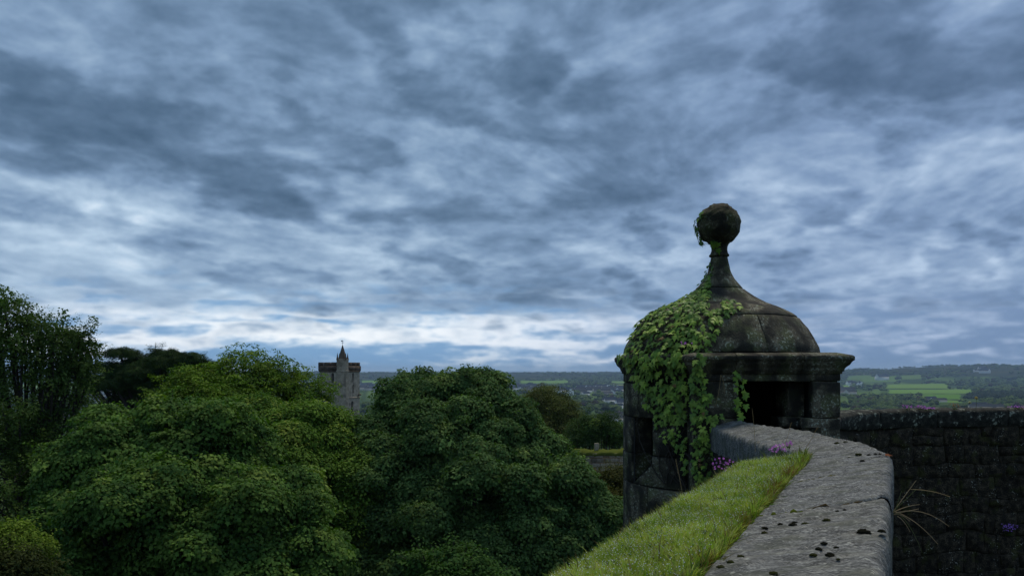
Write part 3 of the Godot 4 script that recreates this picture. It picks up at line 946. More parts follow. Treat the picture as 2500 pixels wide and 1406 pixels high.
func build_stalks() -> void:
	var r := RandomNumberGenerator.new()
	r.seed = 8
	# tall seeding stalks, each from the turf or the coping's foot to its tip
	for d in [[Vector3(1.83, -0.60, -6.15), Vector3(1.82, -0.275, -6.2), "tall pale seeding grass stalk standing before the dark doorway"], [Vector3(1.90, -0.56, -5.75), Vector3(1.98, -0.36, -5.8), "short pale grass stalk above the purple flowers at the bank's far end"], [Vector3(2.0, -0.54, -5.6), Vector3(2.09, -0.38, -5.6), "thin greenish grass stalk rising right of the bank's purple flowers"], [Vector3(0.93, -0.75, -4.4), Vector3(0.90, -0.48, -4.5), "thin brown grass stalk at the foot of the turret's drum"]]:
		var o := thing("grass_stalk", d[2], "grass stalk", d[0], "tall stalks at the wall")
		var st := start(Color(0.8, 0.75, 0.6))
		var tip: Vector3 = d[1] - d[0]
		tube(st, bent(Vector3.ZERO, tip, Vector3(0.004, 0, 0), 5), 0.0016, 0.0009, 5)
		part("stem", done(st), M.straw, o)
		st = start(Color(0.9, 0.85, 0.7))
		for k in 14:
			var q := tip * lerpf(0.72, 1.0, k / 14.0)
			blade(st, q, (tip.normalized() + Vector3(r.randf_range(-0.5, 0.5), 0, r.randf_range(-0.5, 0.5))).normalized(), Vector3(0.7, 0.1, 0.7), 0.014, 0.0012)
		part("seed_head", done(st), M.straw, o)
	# dry tuft growing out of the coping's inner side
	var root := Vector3(1.595, -0.585, -3.40)
	var dry := thing("dry_grass_tuft", "dry straw coloured grass tuft sticking out of the coping's inner edge", "grass tuft", root)
	for d in [[Vector3(0.085, 0.135, 0.0), Vector3(0.0, 0.0, 0), 0], [Vector3(0.075, 0.10, 0.02), Vector3(0, 0.0, 0), 1], [Vector3(0.10, 0.035, 0.0), Vector3(0, 0.006, 0), 0], [Vector3(0.085, 0.02, 0.02), Vector3(0, 0, 0), 0], [Vector3(0.205, -0.05, 0.03), Vector3(0.0, 0.03, 0), 0], [Vector3(0.15, -0.12, 0.05), Vector3(0.0, 0.02, 0), 0], [Vector3(0.10, -0.16, 0.02), Vector3(0.0, 0.03, 0), 1], [Vector3(0.05, -0.075, 0.02), Vector3(0, 0.01, 0), 0], [Vector3(0.03, 0.09, -0.01), Vector3(0, 0, 0), 1], [Vector3(0.045, -0.03, 0.03), Vector3(0, 0.01, 0), 0]]:
		var st := start(Color(1, 1, 1) if d[2] == 0 else Color(0.25, 0.42, 0.2))
		tube(st, bent(Vector3(r.randf_range(-0.006, 0.0), r.randf_range(-0.012, 0.012), r.randf_range(-0.02, 0.02)), d[0], d[1], 6), 0.0018, 0.0008, 5)
		part("grass_blade", done(st), M.straw, dry)
	var st2 := start(Color(1.0, 0.95, 0.8))
	tube(st2, bent(Vector3(0.085, 0.135, 0.0) * 0.72, Vector3(0.215, 0.07, 0.02), Vector3(0, 0.008, 0), 6), 0.0016, 0.0009, 5)
	part("grass_blade", done(st2), M.straw, dry)
	# two straws caught on the left jamb
	for d in [[Vector3(2.055, -0.03, -8.06), Vector3(2.005, -0.34, -8.07), "long pale dead straw hanging on the left jamb, the left of two"], [Vector3(2.06, -0.03, -8.06), Vector3(2.095, -0.215, -8.07), "short pale dead straw hanging on the left jamb, the right of two"]]:
		var st := start(Color(0.7, 0.68, 0.6))
		tube(st, bent(d[0], d[1], Vector3(0.008, 0, 0.01), 6), 0.0028, 0.0016, 5)
		var o := part("dead_straw", done(st), M.straw, self)
		tag(o, d[2], "straw", "straws on the left jamb")

func ivy_leaf(st: SurfaceTool, r: RandomNumberGenerator) -> void:
	# five pointed lobes folded a little along the midrib; the stalk end lies at the origin, the tip points to -y
	var pts := [Vector2(0.0, 0.08), Vector2(0.22, 0.20), Vector2(0.48, 0.10), Vector2(0.30, -0.12), Vector2(0.50, -0.38), Vector2(0.20, -0.42), Vector2(0.0, -0.95), Vector2(-0.20, -0.42), Vector2(-0.50, -0.38), Vector2(-0.30, -0.12), Vector2(-0.48, 0.10), Vector2(-0.22, 0.20)]
	var v := []
	for p in pts: v.append(Vector3(p.x * r.randf_range(0.9, 1.1), p.y * r.randf_range(0.92, 1.08), -absf(p.x) * 0.35 + (0.12 if p.y < -0.8 else 0.0) * -1.0))
	var c := Vector3(0, -0.22, 0.05)
	for i in v.size(): tri(st, c, v[i], v[(i + 1) % v.size()])

func turret_skin(phi: float, h: float, out: float) -> Vector3:
	var rr := radius_at(h)
	if h > -0.02 and h < 0.20: rr += 0.115 * smoothstep(-0.02, 0.11, h)
	var p := ring(phi, rr + out, h)
	if h < 0.2 and p.x > 1.76:
		var front := -8.1 + (0.115 * smoothstep(-0.02, 0.11, h) if h > -0.02 else 0.0)
		p.z = maxf(p.z, front + out)
	return p

func build_ivy() -> void:
	var r := RandomNumberGenerator.new()
	r.seed = 4
	var leaves := []
	for k in 4:
		var st := start()
		ivy_leaf(st, r)
		leaves.append(done(st))
	var greens := []
	for c in [Color(0.16, 0.27, 0.040), Color(0.22, 0.34, 0.045), Color(0.11, 0.21, 0.038), Color(0.075, 0.15, 0.042), Color(0.30, 0.40, 0.07), Color(0.20, 0.13, 0.05)]:
		var m: StandardMaterial3D = M.ivy.duplicate()
		m.albedo_color = c.linear_to_srgb()
		greens.append(m)
	# outline in degrees round the turret and metres over the eye
	var outline := PackedVector2Array([Vector2(-58, 1.13), Vector2(-54, 0.985), Vector2(-66, 0.86), Vector2(-78, 0.765), Vector2(-82, 0.65), Vector2(-80, 0.5), Vector2(-76, 0.26), Vector2(-71, 0.12), Vector2(-66, -0.03), Vector2(-59, -0.22), Vector2(-54, -0.4), Vector2(-48, -0.56), Vector2(-40, -0.72), Vector2(-34, -0.88), Vector2(-29.5, -1.06), Vector2(-27.5, -1.17), Vector2(-23.5, -1.17), Vector2(-20, -1.0), Vector2(-14.5, -0.77), Vector2(-20, -0.63), Vector2(-14.5, -0.49), Vector2(-21.5, -0.31), Vector2(-23, -0.13), Vector2(-21, 0.03), Vector2(-20, 0.24), Vector2(-19, 0.38), Vector2(-12, 0.49), Vector2(-1, 0.64), Vector2(5, 0.77), Vector2(-12, 0.735), Vector2(-18, 0.61), Vector2(-24, 0.78), Vector2(-36, 0.98)])
	var ivy := thing("ivy_plant", "thick green ivy spilling from the dome down the turret's left side", "ivy")
	var spots := []
	while spots.size() < 1400:
		var phi := r.randf_range(-92.0, 7.0)
		var h := r.randf_range(-1.2, 1.15)
		var q := Vector2(phi + rough_noise.get_noise_2d(phi * 0.2, h * 6.0) * 6.0, h + rough_noise.get_noise_2d(h * 6.0, phi * 0.2) * 0.06)
		if not Geometry2D.is_point_in_polygon(q, outline): continue
		var mound := 0.5 + rough_noise.get_noise_2d(phi * 0.09, h * 3.5) * 1.2
		var out := r.randf_range(0.015, 0.06) + clampf(mound, 0.0, 1.0) * 0.05
		if h > 0.9: out *= 0.5
		var a := deg_to_rad(phi)
		var p := turret_skin(a, h, out)
		var n := Vector3(sin(a), 0.35 + (0.9 if h > 0.6 else 0.5 if h > 0.2 else 0.0), cos(a)).normalized()
		n = (n + Vector3(r.randf_range(-0.5, 0.5), r.randf_range(-0.25, 0.45), r.randf_range(-0.5, 0.5))).normalized()
		var y := (Vector3.UP - n * n.y).normalized().rotated(n, r.randfn(0.0, 0.65))
		var s := r.randf_range(0.038, 0.078) * (0.8 if h < -0.5 or h > 0.85 else 1.0)
		spots.append([out + r.randf() * 0.02, Transform3D(Basis(y.cross(n), y, n).scaled_local(Vector3.ONE * s), p), mound, h])
	spots.sort_custom(func(a, b): return a[0] > b[0])
	var deep := []
	var deep_tints := []
	for i in spots.size():
		var k := i % 4
		var d: Array = spots[i]
		if i < 300:
			var young := clampf(d[2] + r.randf_range(-0.4, 0.4), 0.0, 1.0)
			var g := 4 if young > 0.92 else 1 if young > 0.68 else 0 if young > 0.36 else 2 if young > 0.15 else 3
			if r.randf() < 0.025: g = 5
			var o := part("leaf", leaves[k], greens[g], ivy)
			o.transform = d[1]
		else:
			deep.append(d[1])
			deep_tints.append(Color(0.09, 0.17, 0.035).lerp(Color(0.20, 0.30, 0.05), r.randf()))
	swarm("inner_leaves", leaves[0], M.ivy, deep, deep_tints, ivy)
	var st := start()
	for k in 12:
		var pts := PackedVector3Array()
		var phi := r.randf_range(-45, -22)
		var h := -1.15
		while h < r.randf_range(0.3, 1.1):
			pts.append(turret_skin(deg_to_rad(phi), h, 0.012))
			phi += r.randf_range(-5.0, 3.6)
			phi = clampf(phi, -80.0, -20.0)
			h += 0.07
		if pts.size() > 2: tube(st, pts, 0.006, 0.002, 5)
	tube(st, PackedVector3Array([turret_skin(deg_to_rad(-45), -0.66, 0.02), turret_skin(deg_to_rad(-40), -0.85, 0.03), turret_skin(deg_to_rad(-35), -1.05, 0.03), turret_skin(deg_to_rad(-31), -1.25, 0.03)]), 0.008, 0.006, 5)
	part("stems", done(st), M.bark, ivy)
	# sprig down the door's left side, and the leaves on the ball
	for set_no in 3:
		var names := ["ivy_sprig", "ivy_sprig", "ivy_sprig"]
		var label: String = ["small ivy sprig hanging beside the left edge of the dark doorway", "ragged ivy sprig clinging to the left of the stone ball", "thin ivy runner climbing the left of the finial's neck"][set_no]
		var o := thing(names[set_no], label, "ivy", Vector3.ZERO, "")
		var pts := PackedVector3Array()
		var n_leaf: int = [18, 26, 16][set_no]
		for i in n_leaf:
			var t := float(i) / (n_leaf - 1)
			var p: Vector3
			var n: Vector3
			var s := r.randf_range(0.05, 0.085)
			if set_no == 0:
				p = Vector3(2.235 + r.randf_range(-0.045, 0.075), lerpf(0.0, -0.46, t), -8.05 + r.randf_range(0.0, 0.03))
				n = Vector3(r.randf_range(-0.4, 0.4), 0.3, 1)
			elif set_no == 1:
				var a := deg_to_rad(r.randf_range(-125, -60) if i < 20 else r.randf_range(-50, -15))
				var e := lerpf(0.5, -1.1, t)
				var d := Vector3(sin(a) * cos(e), sin(e), cos(a) * cos(e))
				p = AXIS + Vector3(0, 1.65, 0) + d * (0.25 + r.randf_range(0.0, 0.04))
				if i > 14 and i < 22: p.y -= r.randf_range(0.0, 0.10)
				n = d
				s *= 1.05
			else:
				p = ring(deg_to_rad(r.randf_range(-95, -50)), radius_at(lerpf(1.22, 0.95, t)) + r.randf_range(0.01, 0.035), lerpf(1.22, 0.95, t))
				n = Vector3(-0.9, 0.3, 0.4)
				s *= 0.55
			pts.append(p - Vector3(0, 0, 0.015))
			n = (n + Vector3(r.randf_range(-0.4, 0.4), r.randf_range(-0.3, 0.4), r.randf_range(-0.3, 0.3))).normalized()
			var y := (Vector3.UP - n * n.y).normalized().rotated(n, r.randf_range(-0.8, 0.8))
			var leaf := part("leaf", leaves[i % 4], greens[[0, 2, 2, 3][i % 4] if set_no else [0, 2, 0, 1][i % 4]], o)
			leaf.transform = Transform3D(Basis(y.cross(n), y, n).scaled_local(Vector3.ONE * s), p)
		var sst := start()
		tube(sst, pts, 0.003, 0.002, 4)
		part("stem", done(sst), M.bark, o)

func build_moss() -> void:
	var r := RandomNumberGenerator.new()
	r.seed = 61
	var protos := []
	for k in 3:
		var st := start()
		var rows := []
		for j in 8:
			var row := PackedVector3Array()
			for i in 15:
				var la := PI * 0.5 * (1.0 - j / 7.0) - 0.12
				var lo := TAU * (i % 14) / 14.0
				var n := Vector3(cos(la) * cos(lo), sin(la) * 0.55, cos(la) * sin(lo))
				row.append(n * (1.0 + rough_noise.get_noise_3dv(n * 2.2 + Vector3(k * 9, 0, 0)) * 0.5 + rough_noise.get_noise_3dv(n * 7.0) * 0.22))
			rows.append(row)
		net(st, rows)
		protos.append(done(st))
	var hair := tuft_mesh(r, 9, 0.45, 0.025, 1.2)
	# station along the coping, share across it, radius in mm, where it sits
	var joint := "joint nearest the camera"
	for d in [[3.62, 0.17, 13, "leftmost in the loose row just before the near mossy joint"], [3.70, 0.25, 10, "second from the left in the row before the near joint"], [3.72, 0.34, 14, "with a green top, in the row before the near joint"], [3.64, 0.35, 15, "just in front of the green topped cushion by the near joint"], [3.64, 0.43, 13, "right of the pair in the middle of the near joint's row"], [3.64, 0.57, 15, "alone in the middle of the coping before the near joint"], [3.77, 0.62, 8, "left of two just before the near joint's rusty crack"], [3.79, 0.67, 8, "right of two just before the near joint's rusty crack"], [3.55, 0.19, 12, "by itself near the grass, a little before the near joint"], [3.22, 0.16, 12, "on the bare stone near the grass, the farther of three in a line"], [3.15, 0.13, 12, "on the bare stone near the grass, the middle of three in a line"], [3.10, 0.10, 13, "on the bare stone near the grass, the nearest of three in a line"], [3.03, 0.42, 13, "low in the picture on the coping, the farther of a pair"], [2.98, 0.37, 12, "low in the picture on the coping, the nearer of a pair"], [3.40, 0.84, 22, "broad and woolly by the coping's rounded inner edge"], [3.37, 0.95, 13, "touching the right of the broad woolly cushion"], [3.30, 0.62, 11, "in the group of small ones left of the broad woolly cushion, topmost"], [3.25, 0.60, 11, "in the group left of the broad woolly cushion, second from the top"], [3.26, 0.70, 9, "in the group left of the broad woolly cushion, upper right"], [3.21, 0.58, 12, "in the group left of the broad woolly cushion, lower left"], [3.18, 0.68, 14, "largest and nearest in the group left of the broad woolly one"], [3.15, 0.73, 7, "tiny, lower right in the group left of the broad woolly one"], [6.05, 0.62, 22, "at the wall's bend, the largest in the row behind the moss line"], [6.02, 0.74, 14, "at the wall's bend, right of the largest"], [6.10, 0.82, 12, "at the wall's bend, near the inner edge"], [6.18, 0.88, 11, "at the wall's bend, at the inner edge"], [5.62, 0.66, 15, "between the bend and the short moss line, nearest the middle"], [5.85, 0.50, 10, "behind the grass bank's tip, beside the bend"], [7.6, 0.68, 20, "on the far stretch of coping before the doorway, left of two"], [7.75, 0.82, 18, "on the far stretch of coping before the doorway, right of two"]]:
		var p := coping_point(d[0], d[1])
		p.y += coping_relief(p) + 0.001
		var o := thing("moss_cushion", "moss cushion " + d[3], "moss", p, "moss cushions on the coping")
		o.rotation.y = r.randf() * TAU
		o.scale = Vector3.ONE * (d[2] / 1000.0) * 0.92
		var m: StandardMaterial3D = M.moss.duplicate()
		m.albedo_color = (Color(0.012, 0.012, 0.008) if r.randf() < 0.75 else Color(0.03, 0.032, 0.010)).linear_to_srgb()
		part("cushion", protos[r.randi() % 3], m, o)
		var hairs := []
		for k in 16:
			var n := Vector3(r.randf_range(-1, 1), r.randf_range(0.1, 0.8), r.randf_range(-1, 1)).normalized()
			hairs.append(Transform3D(basis_up(n, r.randf() * TAU, 0.6), n * Vector3(0.85, 0.45, 0.85)))
		swarm("hairs", hair, M.grass, hairs, [Color(0.16, 0.155, 0.12), Color(0.03, 0.03, 0.018), Color(0.05, 0.05, 0.03)], o)
	# moss filling joints and cracks
	for d in [[3.96, 0.02, 3.90, 0.36, 0.012, Color(0.07, 0.085, 0.015), "olive moss strip filling the near joint from the grass to mid coping"], [3.91, 0.38, 3.95, 0.78, 0.006, Color(0.06, 0.045, 0.02), "rusty brown moss in the near joint towards the inner edge"], [4.78, 0.10, 4.93, 0.50, 0.007, Color(0.085, 0.075, 0.02), "thin ochre moss line in a crack of the middle coping stone"], [5.0, 0.68, 5.08, 0.82, 0.006, Color(0.045, 0.04, 0.018), "short dark moss patch right of the ochre moss line"]]:
		var st := start(d[5])
		var rows := []
		for i in 25:
			var t := i / 24.0
			var c := coping_point(lerpf(d[0], d[2], t), lerpf(d[1], d[3], t))
			var c2 := coping_point(lerpf(d[0], d[2], t) + 0.05, lerpf(d[1], d[3], t))
			c.y += coping_relief(c)
			var along := (c2 - c).normalized()
			var wd: float = d[4] * 1.6 * (0.55 + rough_noise.get_noise_2d(t * 9.0, d[0] * 7.0)) * sqrt(clampf(sin(PI * clampf(t, 0.03, 0.97)) * 2.0, 0.0, 1.0)) + 0.002
			var row := PackedVector3Array()
			for k in 7:
				var a := PI * k / 6.0
				row.append(c + along * cos(a) * wd + Vector3(0, sin(a) * (wd * 0.6 + rough_noise.get_noise_2d(t * 40.0, k) * 0.004) - 0.003, 0))
			rows.append(row)
		net(st, rows)
		var o := part("moss_strip", done(st), M.moss, self)
		tag(o, d[6], "moss", "moss in the coping's joints")
	# dead leaf at the bend
	var ls := start(Color(0.20, 0.07, 0.03))
	ivy_leaf(ls, r)
	var dl := part("dead_leaf", done(ls), M.petal, self)
	dl.transform = Transform3D(Basis.from_euler(Vector3(-1.3, 0.5, 0.9)).scaled_local(Vector3.ONE * 0.045), coping_point(5.98, 0.93) + Vector3(0, 0.014, 0))
	tag(dl, "small rusty dead leaf on the coping at the wall's bend", "leaf")

func flower_clump(label: String, at: Vector3, size: Vector3, count: int, color: Color, seed_no: int, hang := false) -> void:
	var r := RandomNumberGenerator.new()
	r.seed = seed_no
	var o := thing("flower_clump", label, "flowers", at, "purple flower clumps on the walls")
	var st := start()
	var stems := start(Color(0.10, 0.12, 0.04))
	for k in count:
		var p := Vector3(r.randf_range(-1, 1) * size.x, r.randf_range(0.45, 1.0) * size.y, r.randf_range(-1, 1) * size.z)
		tube(stems, bent(Vector3(p.x * 0.4, 0, p.z * 0.4 - (0.03 if hang else 0.0)), p, Vector3(0.002, 0.003, 0), 3), 0.0009, 0.0007, 4)
		var face := Vector3(r.randf_range(-0.5, 0.5), r.randf_range(0.3, 1.0), r.randf_range(0.2, 1.0)).normalized()
		var b := basis_up(face, r.randf() * TAU, 1.0)
		st.set_color(color * r.randf_range(0.75, 1.25))
		for q in 5:
			var a := TAU * q / 5.0
			var d0 := b * Vector3(cos(a - 0.45), 0.1, sin(a - 0.45))
			var d1 := b * Vector3(cos(a + 0.45), 0.1, sin(a + 0.45))
			var d2 := b * Vector3(cos(a), 0.3, sin(a))
			quad(st, p, p + d0 * 0.007, p + d2 * 0.010, p + d1 * 0.007)
	part("blossoms", done(st), M.petal, o)
	part("stems", done(stems), M.grass, o)
	var lv := start(Color(0.05, 0.085, 0.02))
	for k in count:
		var a := r.randf() * TAU
		var q := Vector3(cos(a) * size.x, 0, sin(a) * size.z) * r.randf() + Vector3(0, r.randf() * size.y * 0.25, 0)
		blade(lv, q, Vector3(cos(a), 1.0, sin(a)).normalized(), Vector3(cos(a), 0, sin(a)), 0.022, 0.004)
	part("leaves", done(lv), M.grass, o)

func build_flowers() -> void:
	var purple := Color(0.55, 0.17, 0.58)
	flower_clump("purple flowers at the foot of the coping beside the ivy's tip", Vector3(1.74, -0.90, -6.75), Vector3(0.085, 0.19, 0.06), 34, purple, 1)
	flower_clump("purple flowers leaning on the coping at the grass bank's far end", Vector3(1.88, -0.60, -5.78), Vector3(0.055, 0.085, 0.05), 26, purple, 2)
	flower_clump("small pink purple flowers behind the bank's far end, on the coping's edge", Vector3(1.975, -0.55, -5.85), Vector3(0.035, 0.06, 0.03), 10, Color(0.5, 0.13, 0.5), 12)
	flower_clump("purple flowers on the far wall's coping, leftmost and smallest of three", Vector3(4.84, -0.465, -10.0), Vector3(0.07, 0.055, 0.05), 18, purple, 3)
	flower_clump("purple flowers on the far wall's coping, middle one of three", Vector3(4.99, -0.465, -10.02), Vector3(0.06, 0.055, 0.05), 24, purple, 4)
	flower_clump("purple flowers on the far wall's coping, right of the other two", Vector3(5.12, -0.470, -10.05), Vector3(0.08, 0.035, 0.05), 30, purple, 5)
	flower_clump("purple flowers on the far wall's coping at the picture's right edge", Vector3(6.38, -0.47, -10.32), Vector3(0.10, 0.045, 0.05), 26, purple, 6)
	flower_clump("violet flowers growing from the face of the dark rubble wall", Vector3(6.22, -2.05, -10.22), Vector3(0.085, 0.15, 0.05), 40, Color(0.42, 0.20, 0.75), 7, true)
	flower_clump("tiny purple flowers peeping out among the ivy on the dome", turret_skin(deg_to_rad(-30), 0.26, 0.11), Vector3(0.06, 0.04, 0.03), 9, purple, 8)
	flower_clump("tuft with rusty orange flowers on the far wall's coping", Vector3(5.50, -0.47, -10.15), Vector3(0.05, 0.085, 0.04), 16, Color(0.30, 0.14, 0.06), 9)
	# round seed heads and a yellow flower
	for d in [[Vector3(5.60, -0.50, -10.15), Vector3(5.68, -0.38, -10.15), Color(0.75, 0.70, 0.52), 0.020, "pale round seed head on the far wall, the lower left of two"], [Vector3(5.78, -0.50, -10.2), Vector3(5.79, -0.325, -10.2), Color(0.72, 0.55, 0.28), 0.022, "yellowish round seed head on the far wall, the higher of two"], [Vector3(1.70, -0.98, -6.55), Vector3(1.63, -0.875, -6.55), Color(0.75, 0.42, 0.03), 0.016, "single yellow flower at the bank below the purple flowers"]]:
		var o := thing("flower_stalk", d[4], "flower", d[0])
		var st := start(Color(0.10, 0.11, 0.05))
		var tip: Vector3 = d[1] - d[0]
		tube(st, bent(Vector3.ZERO, tip, Vector3(0.006, 0, 0), 4), 0.0028, 0.002, 5)
		part("stem", done(st), M.grass, o)
		st = start(d[2])
		for k in 40:
			var a := k * 2.4
			var y := 1.0 - 1.7 * k / 40.0
			var n := Vector3(cos(a) * sqrt(maxf(0.0, 1.0 - y * y)), y, sin(a) * sqrt(maxf(0.0, 1.0 - y * y)))
			blade(st, tip + n * 0.002, n, n.cross(Vector3(0.3, 0.5, 0.8)).normalized(), d[3], 0.004)
		part("flower_head", done(st), M.petal, o)

# crowns: middles and half sizes of their lobes, metres
var LOBES := {
	"sycamore_left": [[Vector3(-10.01, -2.06, -22.0), Vector3(1.81, 1.04, 1.67)], [Vector3(-10.87, -2.80, -21.0), Vector3(1.00, 0.95, 1.00)], [Vector3(-8.25, -2.39, -22.0), Vector3(1.65, 1.10, 1.65)], [Vector3(-6.56, -3.45, -20.5), Vector3(1.54, 1.03, 1.54)], [Vector3(-9.00, -3.27, -20.0), Vector3(2.00, 1.00, 1.60)], [Vector3(-10.75, -3.92, -20.0), Vector3(0.85, 0.80, 0.85)], [Vector3(-7.51, -4.26, -19.5), Vector3(1.75, 0.83, 1.33)], [Vector3(-5.45, -4.57, -20.0), Vector3(1.15, 0.75, 1.15)], [Vector3(-9.65, -4.89, -19.5), Vector3(1.41, 0.78, 1.25)], [Vector3(-6.17, -5.15, -19.0), Vector3(1.71, 0.71, 1.14)], [Vector3(-9.49, -1.63, -23.0), Vector3(1.38, 0.57, 0.92)]],
	"yellow_tree": [[Vector3(-9.10, -1.85, -28.0), Vector3(1.68, 0.84, 1.34)], [Vector3(-7.02, -2.19, -27.0), Vector3(1.35, 0.88, 1.35)], [Vector3(-5.90, -3.07, -26.5), Vector3(1.13, 0.90, 1.13)], [Vector3(-4.94, -3.67, -26.0), Vector3(0.91, 1.04, 0.91)], [Vector3(-7.01, -2.96, -25.5), Vector3(1.40, 1.02, 1.40)], [Vector3(-5.10, -4.87, -25.5), Vector3(1.02, 1.08, 1.02)], [Vector3(-6.86, -1.57, -28.0), Vector3(0.84, 0.49, 0.78)]],
	"ash": [[Vector3(-12.40, -0.91, -32.0), Vector3(1.36, 0.88, 1.36)], [Vector3(-10.72, -0.45, -33.0), Vector3(1.40, 1.07, 1.40)], [Vector3(-9.41, -0.69, -33.0), Vector3(0.99, 0.91, 0.99)], [Vector3(-8.59, -1.14, -34.0), Vector3(0.94, 0.77, 0.94)], [Vector3(-11.01, -1.27, -31.0), Vector3(1.86, 0.78, 1.24)]],
	"pine": [[Vector3(-24.44, -0.20, -56.5), Vector3(2.97, 1.27, 2.03)], [Vector3(-25.48, -0.76, -56.0), Vector3(1.96, 1.12, 1.79)], [Vector3(-24.78, 0.78, -56.0), Vector3(2.66, 0.84, 1.34)], [Vector3(-22.68, 0.42, -56.0), Vector3(2.10, 0.78, 1.25)], [Vector3(-26.32, -0.11, -56.0), Vector3(1.54, 0.78, 1.25)], [Vector3(-26.40, -0.82, -55.0), Vector3(1.24, 0.66, 1.06)], [Vector3(-24.23, -0.57, -57.0), Vector3(2.56, 0.85, 1.37)], [Vector3(-21.95, 0.09, -57.0), Vector3(1.43, 0.80, 1.28)], [Vector3(-28.19, -0.96, -55.0), Vector3(0.88, 0.49, 0.79)], [Vector3(-25.34, -1.60, -56.0), Vector3(2.24, 0.84, 1.34)], [Vector3(-22.80, -1.34, -57.0), Vector3(2.00, 1.00, 1.60)]],
	"sycamore_mid": [[Vector3(-2.47, -0.68, -29.0), Vector3(2.03, 0.73, 1.16)], [Vector3(-3.48, -1.51, -29.0), Vector3(1.33, 0.87, 1.33)], [Vector3(-1.16, -1.19, -29.0), Vector3(1.16, 0.87, 1.16)], [Vector3(-4.27, -2.48, -28.0), Vector3(1.19, 0.84, 1.19)], [Vector3(-2.16, -2.05, -27.0), Vector3(1.62, 1.01, 1.62)], [Vector3(-0.42, -2.34, -28.0), Vector3(1.40, 1.05, 1.40)], [Vector3(0.70, -3.11, -28.0), Vector3(1.19, 0.91, 1.19)], [Vector3(-3.31, -3.21, -26.5), Vector3(1.59, 0.99, 1.59)], [Vector3(-1.04, -3.41, -26.0), Vector3(1.82, 1.10, 1.77)], [Vector3(1.48, -3.81, -27.0), Vector3(1.22, 1.01, 1.22)], [Vector3(2.50, -4.75, -27.0), Vector3(0.84, 0.81, 0.84)], [Vector3(-2.55, -4.62, -25.5), Vector3(1.91, 1.08, 1.73)], [Vector3(0.26, -4.97, -26.0), Vector3(1.95, 1.10, 1.77)], [Vector3(2.25, -5.46, -26.5), Vector3(0.93, 0.73, 0.93)], [Vector3(-4.16, -4.97, -26.0), Vector3(1.10, 1.10, 1.10)], [Vector3(-1.25, -5.84, -25.0), Vector3(2.00, 0.94, 1.50)], [Vector3(-3.38, -6.09, -25.0), Vector3(1.44, 0.81, 1.30)]],
	"birch": [[Vector3(-15.44, 1.54, -25.0), Vector3(0.56, 0.69, 0.56)], [Vector3(-16.38, 0.98, -25.0), Vector3(1.00, 1.50, 1.00)], [Vector3(-14.88, 0.85, -25.0), Vector3(0.69, 0.62, 0.69)], [Vector3(-14.28, 0.99, -25.5), Vector3(0.57, 0.57, 0.57)], [Vector3(-14.41, 0.10, -25.5), Vector3(0.76, 0.70, 0.76)], [Vector3(-13.78, 0.75, -26.0), Vector3(0.36, 0.58, 0.36)], [Vector3(-13.84, -0.03, -26.0), Vector3(0.39, 0.58, 0.39)], [Vector3(-15.38, 0.10, -25.0), Vector3(0.94, 0.88, 0.94)], [Vector3(-14.88, -0.90, -25.0), Vector3(1.00, 0.81, 1.00)], [Vector3(-14.30, -1.00, -26.0), Vector3(0.55, 0.71, 0.55)], [Vector3(-15.12, -2.06, -24.0), Vector3(1.14, 1.20, 1.14)], [Vector3(-14.79, -1.94, -25.5), Vector3(0.76, 0.76, 0.76)], [Vector3(-14.57, -3.67, -23.5), Vector3(1.06, 1.18, 1.06)], [Vector3(-17.12, -1.15, -25.0), Vector3(1.38, 3.12, 1.38)], [Vector3(-14.27, -2.96, -24.5), Vector3(0.55, 0.86, 0.55)]],
	"bush": [[Vector3(3.70, -5.68, -37.0), Vector3(0.92, 0.92, 0.92)], [Vector3(4.72, -5.31, -37.0), Vector3(0.74, 0.92, 0.74)], [Vector3(4.14, -6.34, -36.0), Vector3(1.08, 0.90, 1.08)], [Vector3(3.05, -6.05, -37.0), Vector3(0.74, 1.02, 0.74)]],
	"thin_tree": [[Vector3(2.56, -2.94, -64.0), Vector3(2.08, 1.54, 2.08)], [Vector3(1.12, -4.06, -64.0), Vector3(1.76, 1.60, 1.76)], [Vector3(4.16, -4.22, -64.0), Vector3(1.44, 1.60, 1.44)], [Vector3(2.36, -5.10, -63.0), Vector3(2.83, 1.42, 2.27)]],
	"small_tree": [[Vector3(5.74, -3.70, -56.0), Vector3(1.26, 0.78, 1.25)], [Vector3(4.98, -4.59, -56.0), Vector3(1.06, 0.70, 1.06)], [Vector3(7.12, -4.56, -57.0), Vector3(1.03, 0.80, 1.03)]],
	"bright_shrub": [[Vector3(-9.15, -3.05, -15.0), Vector3(0.22, 0.19, 0.22)], [Vector3(-8.89, -3.24, -15.0), Vector3(0.19, 0.16, 0.19)], [Vector3(-9.53, -3.13, -15.0), Vector3(0.30, 0.22, 0.30)]],
	"brown_shrub": [[Vector3(-8.85, -3.57, -14.5), Vector3(0.43, 0.29, 0.43)], [Vector3(-9.35, -3.49, -14.5), Vector3(0.43, 0.36, 0.43)]],
	"back_tree": [[Vector3(-5.78, -2.92, -33.0), Vector3(0.74, 0.66, 0.74)], [Vector3(-6.80, -3.01, -34.0), Vector3(0.60, 0.48, 0.60)]],
	"round_shrub": [[Vector3(-1.79, -5.08, -21.0), Vector3(0.79, 0.42, 0.67)], [Vector3(-0.95, -5.22, -21.0), Vector3(0.63, 0.32, 0.50)]],
}

# ---------- trees ----------
func leaf_shape(st: SurfaceTool, at: Vector3, b: Basis, l: float, w: float, fold: float) -> void:
	var base := at
	var tip := at + b.z * l - b.y * l * fold
	var mid := at + b.z * l * 0.45 + b.y * l * 0.06
	var a := mid + b.x * w - b.y * w * 0.3
	var c := mid - b.x * w - b.y * w * 0.3
	tri(st, base, a, tip)
	tri(st, base, tip, c)

